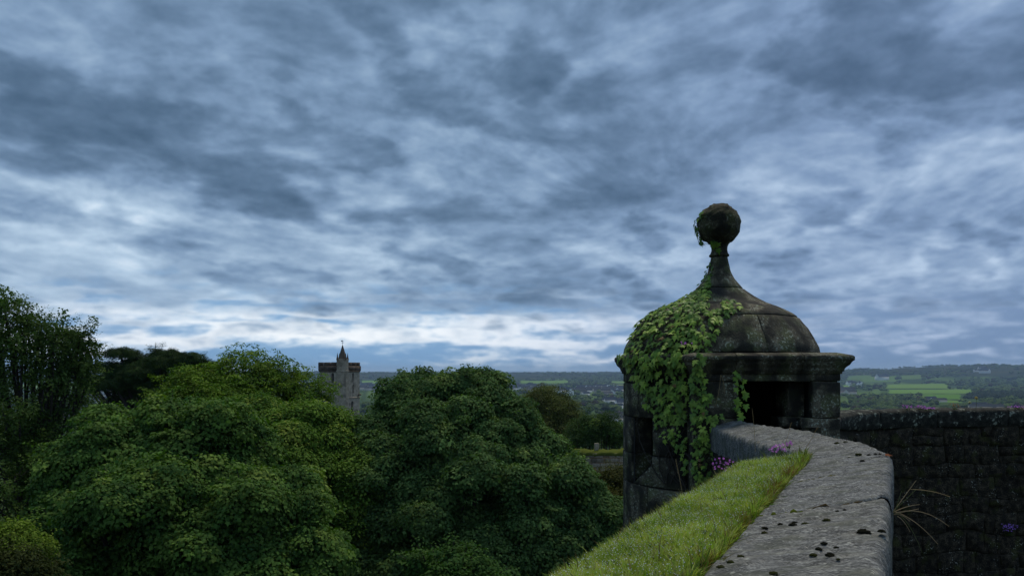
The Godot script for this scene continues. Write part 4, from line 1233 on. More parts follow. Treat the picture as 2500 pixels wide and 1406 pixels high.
func maple_leaf(st: SurfaceTool, at: Vector3, b: Basis, l: float) -> void:
	# five lobes, as a small fan
	var pts := [Vector2(0.0, 0.0), Vector2(0.34, 0.05), Vector2(0.50, 0.42), Vector2(0.26, 0.52), Vector2(0.0, 1.0), Vector2(-0.26, 0.52), Vector2(-0.50, 0.42), Vector2(-0.34, 0.05)]
	var v := []
	for p in pts: v.append(at + (b.x * p.x + b.z * p.y - b.y * (absf(p.x) * 0.3 + p.y * p.y * 0.25)) * l)
	for i in range(1, v.size() - 1): tri(st, v[0], v[i], v[i + 1])

func spray(r: RandomNumberGenerator, n: int, reach: float, leaf: float, kind: int) -> ArrayMesh:
	# a twig end with its leaves spread out flat, shading one another
	var st := start()
	for k in n:
		var a := k * 2.399 + r.randf()
		var d := reach * sqrt((k + 0.5) / n)
		var at := Vector3(cos(a) * d, r.randf_range(-0.25, 0.12) * reach - d * 0.15, sin(a) * d)
		var out := Vector3(cos(a), r.randf_range(-0.55, 0.05), sin(a)).normalized()
		var up := (Vector3.UP + Vector3(r.randf_range(-0.6, 0.6), 0, r.randf_range(-0.6, 0.6))).normalized()
		var x := up.cross(out).normalized()
		var b := Basis(x, out.cross(x), out)
		var g := r.randf_range(0.75, 1.25)
		st.set_color(Color(g, g, g * r.randf_range(0.8, 1.1)))
		if kind == 0: maple_leaf(st, at, b, leaf * r.randf_range(0.7, 1.2))
		else: leaf_shape(st, at, b, leaf * r.randf_range(0.7, 1.25), leaf * 0.28, 0.2)
	return done(st)

func strand(r: RandomNumberGenerator) -> ArrayMesh:
	# a hanging birch twig end, half a metre long, its leaves loosely round it
	var st := start()
	for k in 40:
		var t := k / 40.0
		var at := Vector3(0.22 * sin(t * 2.6) + r.randf_range(-0.09, 0.09), -0.55 * t * t + r.randf_range(-0.04, 0.06), 0.28 * t + r.randf_range(-0.09, 0.09))
		var z := Vector3(r.randf_range(-1, 1), r.randf_range(-1.0, 0.1), r.randf_range(-1, 1)).normalized()
		var x := z.cross(Vector3(0.3, 0.4, 0.8)).normalized()
		var g := r.randf_range(0.7, 1.3)
		st.set_color(Color(g, g, g))
		leaf_shape(st, at, Basis(x, z.cross(x), z), 0.085, 0.03, 0.1)
	return done(st)

func grow(o: Node3D, base: Vector3, lobes: Array, how: Dictionary, seed_no: int) -> void:
	var r := RandomNumberGenerator.new()
	r.seed = seed_no
	var all := lobes.duplicate()
	if how.get("deep", true):
		for l in lobes: all.append([l[0] + Vector3(r.randf_range(-0.3, 0.3), -0.15, -1.2) * Vector3(l[1].x, 1, l[1].z), l[1] * 0.9])
	# every lobe is broken into boughs that stand out from it by different amounts
	var lone := []
	for l in lobes:
		lone.append([l[0], l[1] * 0.74, 0.4])
		var k := 0
		var many: int = how.get("boughs", 0)
		while k < many:
			var y := 1.0 - 1.5 * (k + r.randf()) / many
			var a := k * 2.399 + r.randf() * 1.2
			var q := sqrt(maxf(0.0, 1.0 - y * y))
			var d := Vector3(cos(a) * q, y, sin(a) * q)
			lone.append([l[0] + d * l[1] * r.randf_range(0.62, 1.0), l[1] * r.randf_range(0.26, 0.50), 1.0])
			k += 1
	if how.get("boughs", 0) > 0:
		for l in all.slice(lobes.size()): lone.append([l[0], l[1], 0.5])
		all = lone
	var where := [[], []]
	var tints := [[], []]
	var wood := start()
	var mid := Vector3.ZERO
	for l in lobes: mid += l[0] / lobes.size()
	var crotch := Vector3(lerpf(base.x, mid.x, 0.8), lerpf(base.y, mid.y, how.get("crotch", 0.55)), lerpf(base.z, mid.z - 0.6, 0.8))
	var girth: float = how.get("girth", 0.3)
	var trunk := start()
	tube(trunk, bent(base - Vector3(0, 0.5, 0), crotch, Vector3(0.15, 0, 0.1), 8), girth * 1.25, girth * 0.7, 10)
	var cr: float = how.cluster
	for li in all.size():
		var c: Vector3 = all[li][0]
		var e: Vector3 = all[li][1]
		var start_at := crotch.lerp(base, r.randf_range(0.0, 0.12))
		tube(wood, bent(start_at, c, Vector3(r.randf_range(-0.2, 0.2), -0.25, r.randf_range(-0.2, 0.2)), 7), girth * 0.42, girth * 0.12, 6)
		var area := 12.57 * pow((pow(e.x * e.y, 1.6) + pow(e.x * e.z, 1.6) + pow(e.y * e.z, 1.6)) / 3.0, 0.625)
		var n := maxi(4, int(area / (cr * cr) * how.get("density", 0.8) * (all[li][2] if all[li].size() > 2 else 1.0)))
		for k in n:
			var y := 1.0 - 1.75 * (k + r.randf()) / n
			var a := k * 2.399 + r.randf() * 0.6
			var q := sqrt(maxf(0.0, 1.0 - y * y))
			var d := Vector3(cos(a) * q, y, sin(a) * q)
			var p := c + d * e * r.randf_range(0.72, 1.06) * (1.0 + 0.30 * rough_noise.get_noise_3dv((c + d * e) * 0.55))
			var buried := false
			for l in all:
				if l == all[li]: continue
				var rel: Vector3 = (p - l[0]) / l[1]
				if rel.length_squared() < 0.45:
					buried = true
					break
			if buried: continue
			var cs := cr * r.randf_range(0.65, 1.35)
			if r.randf() < how.get("twigs", 0.25):
				tube(wood, bent(c.lerp(p, 0.1), p, Vector3(0, -0.1, 0), 3), girth * 0.10, girth * 0.03, 4)
			var light := clampf(r.randfn(0.45, 0.36), 0.0, 1.0)
			var ct: Color = how.dark.lerp(how.light, light)
			if r.randf() < how.get("tips", 0.0): ct = how.tip
			var m: int = how.tufts
			for t in m:
				var v := Vector3(r.randfn(0, 0.6), r.randfn(0.25, 0.5), r.randfn(0, 0.6)).limit_length(1.1)
				if how.get("shell", true):
					v = Vector3(r.randfn(), r.randfn() + 0.45, r.randfn()).normalized() * r.randf_range(0.72, 1.08)
				if how.get("up", false): v = Vector3(r.randfn(0, 0.5), r.randf_range(-0.6, 1.3), r.randfn(0, 0.5))
				var at := p + v * cs * Vector3(1.0, how.get("flat", 0.55), 1.0)
				var face: Vector3 = (Vector3.UP * how.get("upright", 0.75) + v * 0.8 + d * 0.3 + Vector3(r.randfn(0, 0.2), 0, r.randfn(0, 0.2))).normalized()
				if how.get("hang", false): face = (Vector3.UP + Vector3(r.randfn(0, 0.3), 0, r.randfn(0, 0.3))).normalized()
				where[t % 2].append(Transform3D(basis_up(face, r.randf() * TAU, how.size * r.randf_range(0.7, 1.3)), at))
				var g := r.randf_range(0.8, 1.2)
				tints[t % 2].append(Color(ct.r * g * r.randf_range(0.92, 1.1), ct.g * g, ct.b * g))
				if how.get("up", false) and t == 0:
					tube(wood, bent(p - Vector3(0, cs * 0.8, 0), at, Vector3(0.03, 0, 0), 2), girth * 0.05, girth * 0.025, 4)
	# single sprigs that break the outline
	for k in int(lobes.size() * how.get("sprigs", 7)):
		var l: Array = lobes[k % lobes.size()]
		var a := r.randf() * TAU
		var y := r.randf_range(-0.1, 1.0)
		var d := Vector3(cos(a) * sqrt(1.0 - y * y), y, sin(a) * sqrt(1.0 - y * y))
		var from: Vector3 = l[0] + d * l[1] * 0.9
		var to: Vector3 = from + (d + Vector3(0, 0.5, 0)).normalized() * cr * r.randf_range(0.7, 2.0)
		tube(wood, bent(from, to, Vector3(0.02, 0.02, 0), 3), girth * 0.05, girth * 0.02, 4)
		var ct: Color = (how.dark as Color).lerp(how.light, r.randf_range(0.3, 1.0))
		for t in 7:
			var at := from.lerp(to, r.randf_range(0.35, 1.05)) + Vector3(r.randfn(0, 0.25), r.randfn(0, 0.15), r.randfn(0, 0.25)) * cr
			where[t % 2].append(Transform3D(basis_up((Vector3.UP + Vector3(r.randfn(0, 0.3), 0, r.randfn(0, 0.3))).normalized(), r.randf() * TAU, how.size * r.randf_range(0.6, 1.0)), at))
			tints[t % 2].append(ct * r.randf_range(0.85, 1.15))
	part("trunk", done(trunk), how.get("bark", M.bark), o)
	part("branches", done(wood), how.get("bark", M.bark), o)
	var crown := Node3D.new()
	crown.name = "crown"
	o.add_child(crown, true)
	for k in 2: swarm("leaves", how.meshes[k], how.get("mat", M.leaf), where[k], tints[k], crown)

func tree(called: String, label: String, category: String, base: Vector3, lobes: Array, how: Dictionary, seed_no: int) -> void:
	var o := thing(called, label, category, Vector3.ZERO)
	grow(o, base, lobes, how, seed_no)

func ground(x: float, z: float) -> float:
	var d := Vector2(x, z).length()
	var y := -13.0 - 5.0 * smoothstep(14.0, 45.0, d) - 6.0 * smoothstep(40.0, 110.0, d) - 14.0 * smoothstep(110.0, 240.0, d) - 32.0 * smoothstep(220.0, 620.0, d)
	if d > 3500.0:
		var t := x / maxf(1.0, -z) if z < 0.0 else signf(x) * 0.9
		var crest := 50.0 + 14.0 * exp(-pow((t + 0.26) / 0.08, 2.0)) + 72.0 * smoothstep(0.33, 0.60, t) + 26.0 * smoothstep(0.385, 0.43, t) * (1.0 - smoothstep(0.33, 0.60, t))
		crest += rough_noise.get_noise_2d(t * 14.0, 3.0) * 16.0 + 12.0 * exp(-pow((t - 0.055) / 0.028, 2.0)) + rough_noise.get_noise_2d(t * 60.0, 8.0) * 1.6
		y += crest * smoothstep(4300.0, 7600.0, d) * (0.88 + 0.12 * smoothstep(5200.0, 6000.0, d + rough_noise.get_noise_2d(t * 9.0, 1.0) * 900.0))
		y -= 40.0 * smoothstep(7900.0, 9500.0, d)
		y += (38.0 + 8.0 * rough_noise.get_noise_2d(t * 8.0, 20.0)) * smoothstep(10000.0, 12500.0, d)
	return y

func build_ground() -> void:
	var st := start()
	var radii := [0.5, 6.0, 14.0, 20.0, 30.0, 45.0, 70.0, 110.0, 160.0, 240.0, 340.0, 480.0, 620.0, 900.0, 1300.0, 1900.0, 2700.0, 3500.0]
	var d := 3800.0
	while d < 12600.0:
		radii.append(d)
		d += 150.0 if d < 8000.0 else 400.0
	var turns := []
	for k in 300: turns.append(deg_to_rad(-45.0 + 90.0 * k / 300.0))
	for k in 46: turns.append(deg_to_rad(45.0 + 270.0 * k / 45.0))
	var pts := []
	var cols := []
	for q in radii:
		var row := PackedVector3Array()
		var crow := PackedColorArray()
		for a in turns:
			var p := Vector3(sin(a) * q, 0, -cos(a) * q)
			p.y = ground(p.x, p.z)
			row.append(p)
			var n := rough_noise.get_noise_2d(a * 26.0, q * 0.0022)
			var c := Color(0.045, 0.075, 0.024).lerp(Color(0.11, 0.18, 0.045), smoothstep(0.0, 0.35, n))
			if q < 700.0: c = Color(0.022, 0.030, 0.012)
			if q > 5600.0: c = Color(0.030, 0.040, 0.024).lerp(Color(0.055, 0.060, 0.030), smoothstep(-0.1, 0.3, n))
			crow.append(c)
		pts.append(row)
		cols.append(crow)
	for j in pts.size() - 1:
		for i in turns.size() - 1:
			for k in [[0, 0], [1, 0], [1, 1], [0, 0], [1, 1], [0, 1]]:
				st.set_color(cols[j + k[1]][i + k[0]])
				st.add_vertex(pts[j + k[1]][i + k[0]])
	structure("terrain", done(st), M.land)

var fields := []

func build_fields() -> void:
	# meadows of the valley floor: left and right bounds as a share of distance, near and far distance
	var r := RandomNumberGenerator.new()
	r.seed = 19
	for f in [[0.458, 0.533, 3450.0, 4300.0, Color(0.15, 0.25, 0.045)], [0.461, 0.563, 2640.0, 3220.0, Color(0.14, 0.25, 0.045)], [0.503, 0.548, 2080.0, 2560.0, Color(0.10, 0.20, 0.03)], [0.402, 0.416, 3300.0, 4200.0, Color(0.16, 0.27, 0.05)], [0.52, 0.55, 1830.0, 1980.0, Color(0.12, 0.21, 0.04)], [0.01, 0.07, 4800.0, 5300.0, Color(0.15, 0.26, 0.05)], [0.128, 0.16, 3900.0, 4400.0, Color(0.24, 0.30, 0.06)], [0.12, 0.17, 4800.0, 5200.0, Color(0.15, 0.25, 0.05)], [-0.185, -0.155, 4600.0, 5300.0, Color(0.15, 0.27, 0.05)], [-0.285, -0.255, 4700.0, 5300.0, Color(0.15, 0.27, 0.05)], [0.075, 0.10, 3500.0, 3750.0, Color(0.14, 0.24, 0.05)], [0.43, 0.47, 4650.0, 5300.0, Color(0.11, 0.19, 0.05)], [0.475, 0.50, 4900.0, 5300.0, Color(0.11, 0.18, 0.05)], [0.41, 0.44, 5000.0, 5500.0, Color(0.10, 0.17, 0.05)], [-0.60, -0.5, 3400.0, 4200.0, Color(0.13, 0.22, 0.05)], [-0.48, -0.40, 2600.0, 3200.0, Color(0.12, 0.22, 0.04)], [-0.10, -0.04, 4700.0, 5300.0, Color(0.13, 0.23, 0.05)]]:
		fields.append(f)
		var rows := []
		for j in 8:
			var row := PackedVector3Array()
			for i in 13:
				var d := lerpf(f[2], f[3], j / 7.0)
				var sh := rough_noise.get_noise_2d(f[0] * 90.0, j * 0.6) * 0.006
				var t := lerpf(f[0] + sh, f[1] + sh * 0.5, i / 12.0)
				row.append(Vector3(t * d, ground(t * d, -d) + 0.8, -d))
			rows.append(row)
		var st := start(f[4])
		net(st, rows)
		structure("field", done(st), M.land)

func in_field(x: float, d: float) -> bool:
	var t := x / d
	for f in fields:
		if d > f[2] * 0.88 and d < f[3] and t > f[0] and t < f[1]: return true
	return false

func clump(r: RandomNumberGenerator, faces: int, lobes: int, size: float) -> ArrayMesh:
	# a far tree: leaf masses over a few lobes, a unit high
	var st := start()
	var cs := []
	for k in lobes: cs.append([Vector3(r.randf_range(-0.35, 0.35), r.randf_range(0.35, 0.75), r.randf_range(-0.35, 0.35)), r.randf_range(0.22, 0.38)])
	for k in faces:
		var c: Array = cs[k % lobes]
		var n := Vector3(r.randfn(), r.randfn() + 0.2, r.randfn()).normalized()
		var p: Vector3 = c[0] + n * c[1] * r.randf_range(0.8, 1.05)
		var f := (n + Vector3(r.randf_range(-0.5, 0.5), 0.5, r.randf_range(-0.5, 0.5))).normalized()
		var b := basis_up(f, r.randf() * TAU, size * r.randf_range(0.6, 1.3))
		var g := r.randf_range(0.75, 1.25)
		st.set_color(Color(g, g, g))
		quad(st, p + b.x, p + b.z * 0.8, p - b.x, p - b.z * 0.8)
	for l in cs:
		st.set_color(Color(0.7, 0.7, 0.7))
		for k in 6:
			var a := TAU * k / 6.0
			var a2 := TAU * (k + 1) / 6.0
			for s in [-1.0, 1.0]: tri(st, l[0] + Vector3(0, l[1] * 0.85 * s, 0), l[0] + Vector3(cos(a), 0, sin(a)) * l[1] * 0.85, l[0] + Vector3(cos(a2), 0, sin(a2)) * l[1] * 0.85)
	return done(st)

var hamlets := []

func build_woods() -> void:
	var r := RandomNumberGenerator.new()
	r.seed = 202
	var near_mesh := [clump(r, 320, 7, 0.055), clump(r, 320, 6, 0.055)]
	var far_mesh := [clump(r, 90, 5, 0.11), clump(r, 90, 4, 0.11)]
	for zone in [[130.0, 520.0, 2200, 9.0, 1.1, 0], [520.0, 1000.0, 3600, 12.0, 0.9, 0], [1000.0, 1800.0, 5200, 13.0, 0.62, 0], [1800.0, 3300.0, 9000, 15.0, 0.58, 1], [3300.0, 5200.0, 9000, 20.0, 0.60, 1], [5200.0, 7900.0, 13000, 22.0, 0.62, 1]]:
		var where := [[], []]
		var tints := [[], []]
		for i in int(zone[2]):
			var d := sqrt(lerpf(zone[0] * zone[0], zone[1] * zone[1], r.randf()))
			var t := tan(deg_to_rad(r.randf_range(-36.0, 36.0)))
			var x := t * d
			var hedge := absf(rough_noise.get_noise_2d(x * 0.0016, d * 0.0011)) < 0.02
			var wood := rough_noise.get_noise_2d(x * 0.0012 + 7.0, d * 0.0008) * 0.9 + 0.5
			var thick := (x / d > 0.415 and x / d < 0.50 and d > 1300.0 and d < 2250.0) or (x / d > 0.552 and x / d < 0.66 and d > 2050.0 and d < 2600.0)
			if not hedge and not thick and r.randf() > smoothstep(0.32, 0.62, wood) * zone[4] * 1.5: continue
			if in_field(x, d): continue
			var share := x / d
			if d > 1300.0 and d < 4500.0 and ((share > -0.03 and share < 0.142) or (share > -0.54 and share < -0.48) or (share > -0.195 and share < -0.155)) and r.randf() < 0.5: continue
			var blocked := false
			for h in hamlets:
				if absf(x - h.x) < 9.0 + h.y * 0.002 and d > h.y - 0.13 * h.y and d < h.y + 10.0: blocked = true
			if blocked: continue
			if d < 240.0 and absf(x + 40.0 * d / 190.0) < 14.0: continue
			var k: int = i % 2
			var s: float = zone[3] * r.randf_range(0.6, 1.25)
			if d > 5200.0: s *= 0.7
			where[k].append(Transform3D(Basis(Vector3.UP, r.randf() * TAU).scaled(Vector3(s * 1.15, s * r.randf_range(0.75, 1.1), s * 1.15)), Vector3(x, ground(x, -d) - s * 0.1, -d)))
			var kind := r.randf()
			if x / d > 0.552 and d > 2050.0 and d < 2600.0: kind = 0.1
			var c := Color(0.055, 0.100, 0.030).lerp(Color(0.14, 0.215, 0.055), r.randf())
			if kind < 0.2: c = Color(0.020, 0.042, 0.020)
			elif kind > 0.93: c = Color(0.045, 0.03, 0.026)
			tints[k].append(c)
		var o := Node3D.new()
		o.name = numbered("valley_woods", self)
		add_child(o, true)
		tag(o, ["wooded slope below the castle rock, behind the nearest trees", "tree tops at the foot of the rock", "near woods of the valley floor among the first houses", "woods among the town's houses and meadows", "far belts of trees towards the hills", "dark forest on the hills at the skyline"][int([130.0, 520.0, 1000.0, 1800.0, 3300.0, 5200.0].find(zone[0]))], "woods", "", "stuff")
		for k in 2: swarm("tree_tops", (near_mesh if zone[5] == 0 else far_mesh)[k], M.needle if zone[5] else M.leaf, where[k], tints[k], o)
	# undergrowth that covers the near slope
	var under := [[], []]
	var ut := [[], []]
	for i in 9000:
		var d := sqrt(lerpf(100.0, 130.0 * 130.0, r.randf()))
		var t := tan(deg_to_rad(r.randf_range(-40.0, 20.0)))
		var x := t * d
		if x > -1.0 and d < 11.0: continue
		var s := r.randf_range(0.8, 2.4)
		under[i % 2].append(Transform3D(Basis(Vector3.UP, r.randf() * TAU).scaled(Vector3(s * 1.3, s, s * 1.3)), Vector3(x, ground(x, -d) - 0.3, -d)))
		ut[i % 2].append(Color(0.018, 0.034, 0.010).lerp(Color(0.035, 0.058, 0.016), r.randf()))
	var u := Node3D.new()
	u.name = "undergrowth"
	add_child(u, true)
	tag(u, "dark undergrowth covering the slope under the trees", "undergrowth", "", "stuff")
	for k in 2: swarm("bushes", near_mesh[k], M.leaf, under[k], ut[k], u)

func build_houses() -> void:
	var r := RandomNumberGenerator.new()
	r.seed = 311
	var ones := ["first", "second", "third", "fourth", "fifth", "sixth", "seventh", "eighth", "ninth"]
	var count: Array = ones + ["tenth", "eleventh", "twelfth", "thirteenth", "fourteenth", "fifteenth", "sixteenth", "seventeenth", "eighteenth", "nineteenth", "twentieth"]
	for o in ones: count.append("twenty-" + o)
	count.append("thirtieth")
	for o in ones: count.append("thirty-" + o)
	count.append("fortieth")
	for o in ones: count.append("forty-" + o)
	var protos := []
	for k in 3:
		var o := Node3D.new()
		o.name = "house"
		var l: float = [9.0, 13.0, 7.0][k]
		var w := 4.0
		var h: float = [5.2, 5.0, 6.0][k]
		var st := start([Color(0.95, 0.95, 0.93), Color(0.62, 0.58, 0.52), Color(1.0, 1.0, 1.0)][k])
		plain_box(st, Vector3(-l, -3, -w), Vector3(l, h, w))
		for s in [-1.0, 1.0]: tri(st, Vector3(l * s, h, -w), Vector3(l * s, h, w), Vector3(l * s, h + 3.6, 0))
		var wall := MeshInstance3D.new()
		wall.name = "wall"
		wall.mesh = done(st)
		wall.material_override = M.render
		o.add_child(wall)
		st = start()
		for s in [-1.0, 1.0]:
			quad(st, Vector3(-l - 0.4, h - 0.25, (w + 0.5) * s), Vector3(l + 0.4, h - 0.25, (w + 0.5) * s), Vector3(l + 0.4, h + 3.8, 0), Vector3(-l - 0.4, h + 3.8, 0))
			quad(st, Vector3(-l - 0.4, h - 0.45, (w + 0.5) * s), Vector3(l + 0.4, h - 0.45, (w + 0.5) * s), Vector3(l + 0.4, h - 0.25, (w + 0.5) * s), Vector3(-l - 0.4, h - 0.25, (w + 0.5) * s))
		plain_box(st, Vector3(l * 0.6, h + 2.0, -0.7), Vector3(l * 0.6 + 1.2, h + 5.0, 0.7))
		var roof := MeshInstance3D.new()
		roof.name = "roof"
		roof.mesh = done(st)
		roof.material_override = [M.slate, M.slate_brown, M.slate][k]
		o.add_child(roof)
		protos.append(o)
	# bounds as a share of distance, distances, how many, kinds, size, label
	for c in [[-0.02, 0.035, 2700.0, 4300.0, 44, [0, 0, 1], 1.2, "house in the town right of the middle sycamore"], [0.050, 0.075, 2200.0, 3000.0, 9, [0, 2], 1.3, "white house right of the thin brown tree's top"], [0.0775, 0.138, 2420.0, 3500.0, 48, [0, 1, 2], 1.2, "pale house in the wide row of houses left of the turret"], [0.116, 0.136, 1540.0, 1950.0, 7, [0, 2], 1.0, "white house standing among trees close left of the turret"], [0.104, 0.136, 1080.0, 1260.0, 5, [1], 0.9, "grey roofed house nearest to the rock, left of the turret"], [-0.285, -0.232, 4300.0, 5300.0, 26, [0, 2], 1.3, "tiny house on the far slope left of the tower"], [-0.19, -0.158, 2800.0, 4300.0, 22, [0, 1], 1.2, "pale house in the town right of the church tower"], [-0.54, -0.485, 1400.0, 2700.0, 24, [1, 0], 1.1, "house in the town between birch and dark pine"], [0.452, 0.456, 4880.0, 4920.0, 1, [0], 2.6, "long white farmhouse alone on the hillside right of the turret"], [0.398, 0.428, 3850.0, 4200.0, 4, [0, 2], 1.6, "farm building at the meadow right of the turret"], [0.403, 0.417, 2480.0, 2700.0, 5, [1], 1.4, "purplish grey roofed house close right of the turret"], [0.567, 0.585, 5000.0, 5500.0, 5, [0], 1.9, "white house in the far hamlet under the long hill"], [0.503, 0.525, 1820.0, 1900.0, 4, [1, 0], 0.9, "reddish house among trees below the meadows"], [0.545, 0.60, 1480.0, 1600.0, 5, [1, 0], 0.9, "greyish house low behind the far wall's coping"]]:
		var row := []
		for k in c[4]:
			var d := r.randf_range(c[2], c[3])
			var x := r.randf_range(c[0], c[1]) * d
			hamlets.append(Vector2(x, d))
			var s: float = c[6] * r.randf_range(1.0, 1.75)
			var o := copy_of(protos[c[5][k % c[5].size()]], Vector3(x, ground(x, -d), -d), r.randf_range(-0.6, 0.6) + (PI / 2 if r.randf() < 0.25 else 0.0), Vector3.ONE * s)
			tag(o, c[7], "house", "houses of the valley town" if c[4] > 1 else "")
			row.append([x / d, o])
		row.sort_custom(func(a, b): return a[0] < b[0])
		if row.size() > 1:
			for k in row.size(): row[k][1].set_meta("label", count[k] + " from the left: " + c[7])
	for p in protos: p.free()
	# a pale mast among the far trees
	var mast := thing("mast", "thin pale mast standing among far trees close left of the turret", "mast", Vector3(0.1245 * 3200.0, -70.0, -3200.0))
	var ms := start(Color(0.8, 0.8, 0.8))
	tube(ms, PackedVector3Array([Vector3.ZERO, Vector3(0, 24, 0)]), 1.1, 0.9, 8)
	part("pole", done(ms), M.render, mast)

func build_tower() -> void:
	var t := thing("church_tower", "grey stone church tower with battlements and a small spired stair turret", "church tower", Vector3(-40.0, 0.0, -190.0))
	t.rotation_degrees.y = -24.0
	var body := CSGCombiner3D.new()
	body.name = "walls"
	t.add_child(body, true)
	var box := CSGBox3D.new()
	box.name = "shaft"
	box.size = Vector3(6.5, 46.0, 6.5)
	box.position = Vector3(0, -22.8, 0)
	box.material = M.tower
	body.add_child(box)
	# openings: face (0 left, 1 right), place along it, foot, height, width
	var holes := [[0, 0.35, -2.4, 1.8, 0.75], [0, -1.3, -9.6, 2.6, 0.9], [1, -0.65, -2.2, 1.7, 0.6], [1, -0.65, -4.9, 1.7, 0.55], [1, -0.3, -9.9, 2.7, 0.95], [0, 0.3, -5.2, 1.4, 0.35]]
	for h in holes:
		for k in 2:
			var cut: Node3D
			if k == 0:
				var b := CSGBox3D.new()
				b.size = Vector3(h[4], h[3], 1.2)
				b.material = M.tower
				cut = b
				b.operation = CSGShape3D.OPERATION_SUBTRACTION
			else:
				var cy := CSGCylinder3D.new()
				cy.radius = h[4] * 0.5
				cy.height = 1.2
				cy.sides = 12
				cy.material = M.tower
				cy.rotation_degrees.x = 90.0
				cut = cy
				cy.operation = CSGShape3D.OPERATION_SUBTRACTION
			cut.name = "opening" if k == 0 else "arch"
			var y: float = h[2] + (h[3] * 0.5 if k == 0 else h[3])
			cut.position = Vector3(h[1], y, 3.25) if h[0] == 0 else Vector3(3.25, y, h[1])
			if h[0] == 1: cut.rotation_degrees.y = 90.0
			body.add_child(cut, true)
		var st := start()
		var hw: float = h[4] * 0.5 + 0.05
		var lo := Vector3(h[1] - hw, h[2] - 0.05, 2.62) if h[0] == 0 else Vector3(2.62, h[2] - 0.05, h[1] - hw)
		var hi := Vector3(h[1] + hw, h[2] + h[3] + hw, 2.68) if h[0] == 0 else Vector3(2.68, h[2] + h[3] + hw, h[1] + hw)
		plain_box(st, lo, hi)
		part("louvre", done(st), M.black, t)
	var st := start(Color(0.9, 0.88, 0.85))
	plain_box(st, Vector3(-3.36, -6.1, -3.36), Vector3(3.36, -5.82, 3.36))
	part("string_course", done(st), M.tower, t)
	# battlements: a corbelled course, then merlons with narrow gaps
	st = start(Color(0.28, 0.25, 0.24))
	plain_box(st, Vector3(-3.40, 0.0, -3.40), Vector3(3.40, 0.32, 3.40))
	for s in [-1.0, 1.0]:
		plain_box(st, Vector3(-3.47, 0.32, 3.27 * s - 0.22), Vector3(3.47, 1.4, 3.27 * s + 0.22))
		plain_box(st, Vector3(3.27 * s - 0.22, 0.32, -3.04), Vector3(3.27 * s + 0.22, 1.4, 3.04))
	part("parapet", done(st), M.tower, t)
	for s in [-1.0, 1.0]:
		for k in 4:
			var a := -3.47 + k * 1.82
			for side in 2:
				var ms := start(Color(0.26, 0.23, 0.22))
				if side == 0: plain_box(ms, Vector3(a, 1.4, 3.27 * s - 0.218), Vector3(a + 1.22, 2.2, 3.27 * s + 0.218))
				else: plain_box(ms, Vector3(3.27 * s - 0.217, 1.4, maxf(a, -3.03)), Vector3(3.27 * s + 0.217, 2.197, minf(a + 1.22, 3.03)))
				part("merlon", done(ms), M.tower, t)
	# stair turret on the near corner
	st = start(Color(0.95, 0.93, 0.90))
	var corner := Vector3(2.75, 0, 2.75)
	var rows := []
	for q in [[1.42, -40.0], [1.42, 0.0], [1.52, 0.02], [1.52, 0.3], [1.38, 0.36], [1.38, 2.6], [1.44, 2.7], [1.44, 2.95], [0.95, 2.97]]:
		var row := PackedVector3Array()
		for k in 9: row.append(corner + Vector3(cos(TAU * k / 8.0 + 0.39) * q[0], q[1], sin(TAU * k / 8.0 + 0.39) * q[0]))
		rows.append(row)
	st.set_smooth_group(-1)
	net(st, rows)
	part("stair_turret", done(st), M.tower, t)
	st = start(Color(0.30, 0.26, 0.24))
	rows = []
	for q in [[1.0, 2.96], [0.86, 3.5], [0.52, 4.6], [0.10, 6.0], [0.0, 6.05]]:
		var row := PackedVector3Array()
		for k in 9: row.append(corner + Vector3(cos(TAU * k / 8.0 + 0.39) * q[0], q[1], sin(TAU * k / 8.0 + 0.39) * q[0]))
		rows.append(row)
	st.set_smooth_group(-1)
	net(st, rows)
	part("spire", done(st), M.tower, t)
	for k in 8:
		var p := corner + Vector3(cos(TAU * k / 8.0 + 0.39), 0, sin(TAU * k / 8.0 + 0.39)) * 1.34
		st = start(Color(0.4, 0.36, 0.34))
		tube(st, PackedVector3Array([p + Vector3(0, 2.8, 0), p + Vector3(0, 3.4, 0), p + Vector3(0, 4.3, 0)]), 0.30, 0.03, 6)
		if k % 2 == 0: part("pinnacle", done(st), M.tower, t)
	st = start(Color(0.4, 0.4, 0.4))
	var top := corner + Vector3(0, 6.0, 0)
	tube(st, PackedVector3Array([top, top + Vector3(0, 1.3, 0)]), 0.045, 0.03, 5)
	tube(st, PackedVector3Array([top + Vector3(-0.3, 0.65, 0.1), top + Vector3(0.3, 0.65, -0.1)]), 0.035, 0.035, 5)
	tri(st, top + Vector3(-0.35, 0.95, 0.12), top + Vector3(0.35, 0.90, -0.12), top + Vector3(-0.3, 1.2, 0.1))
	part("weather_vane", done(st), M.slate, t)
	st = start(Color(0.5, 0.48, 0.45))
	plain_box(st, Vector3(3.1, -5.5, -3.0), Vector3(3.9, -5.1, -2.6))
	part("gargoyle", done(st), M.tower, t)

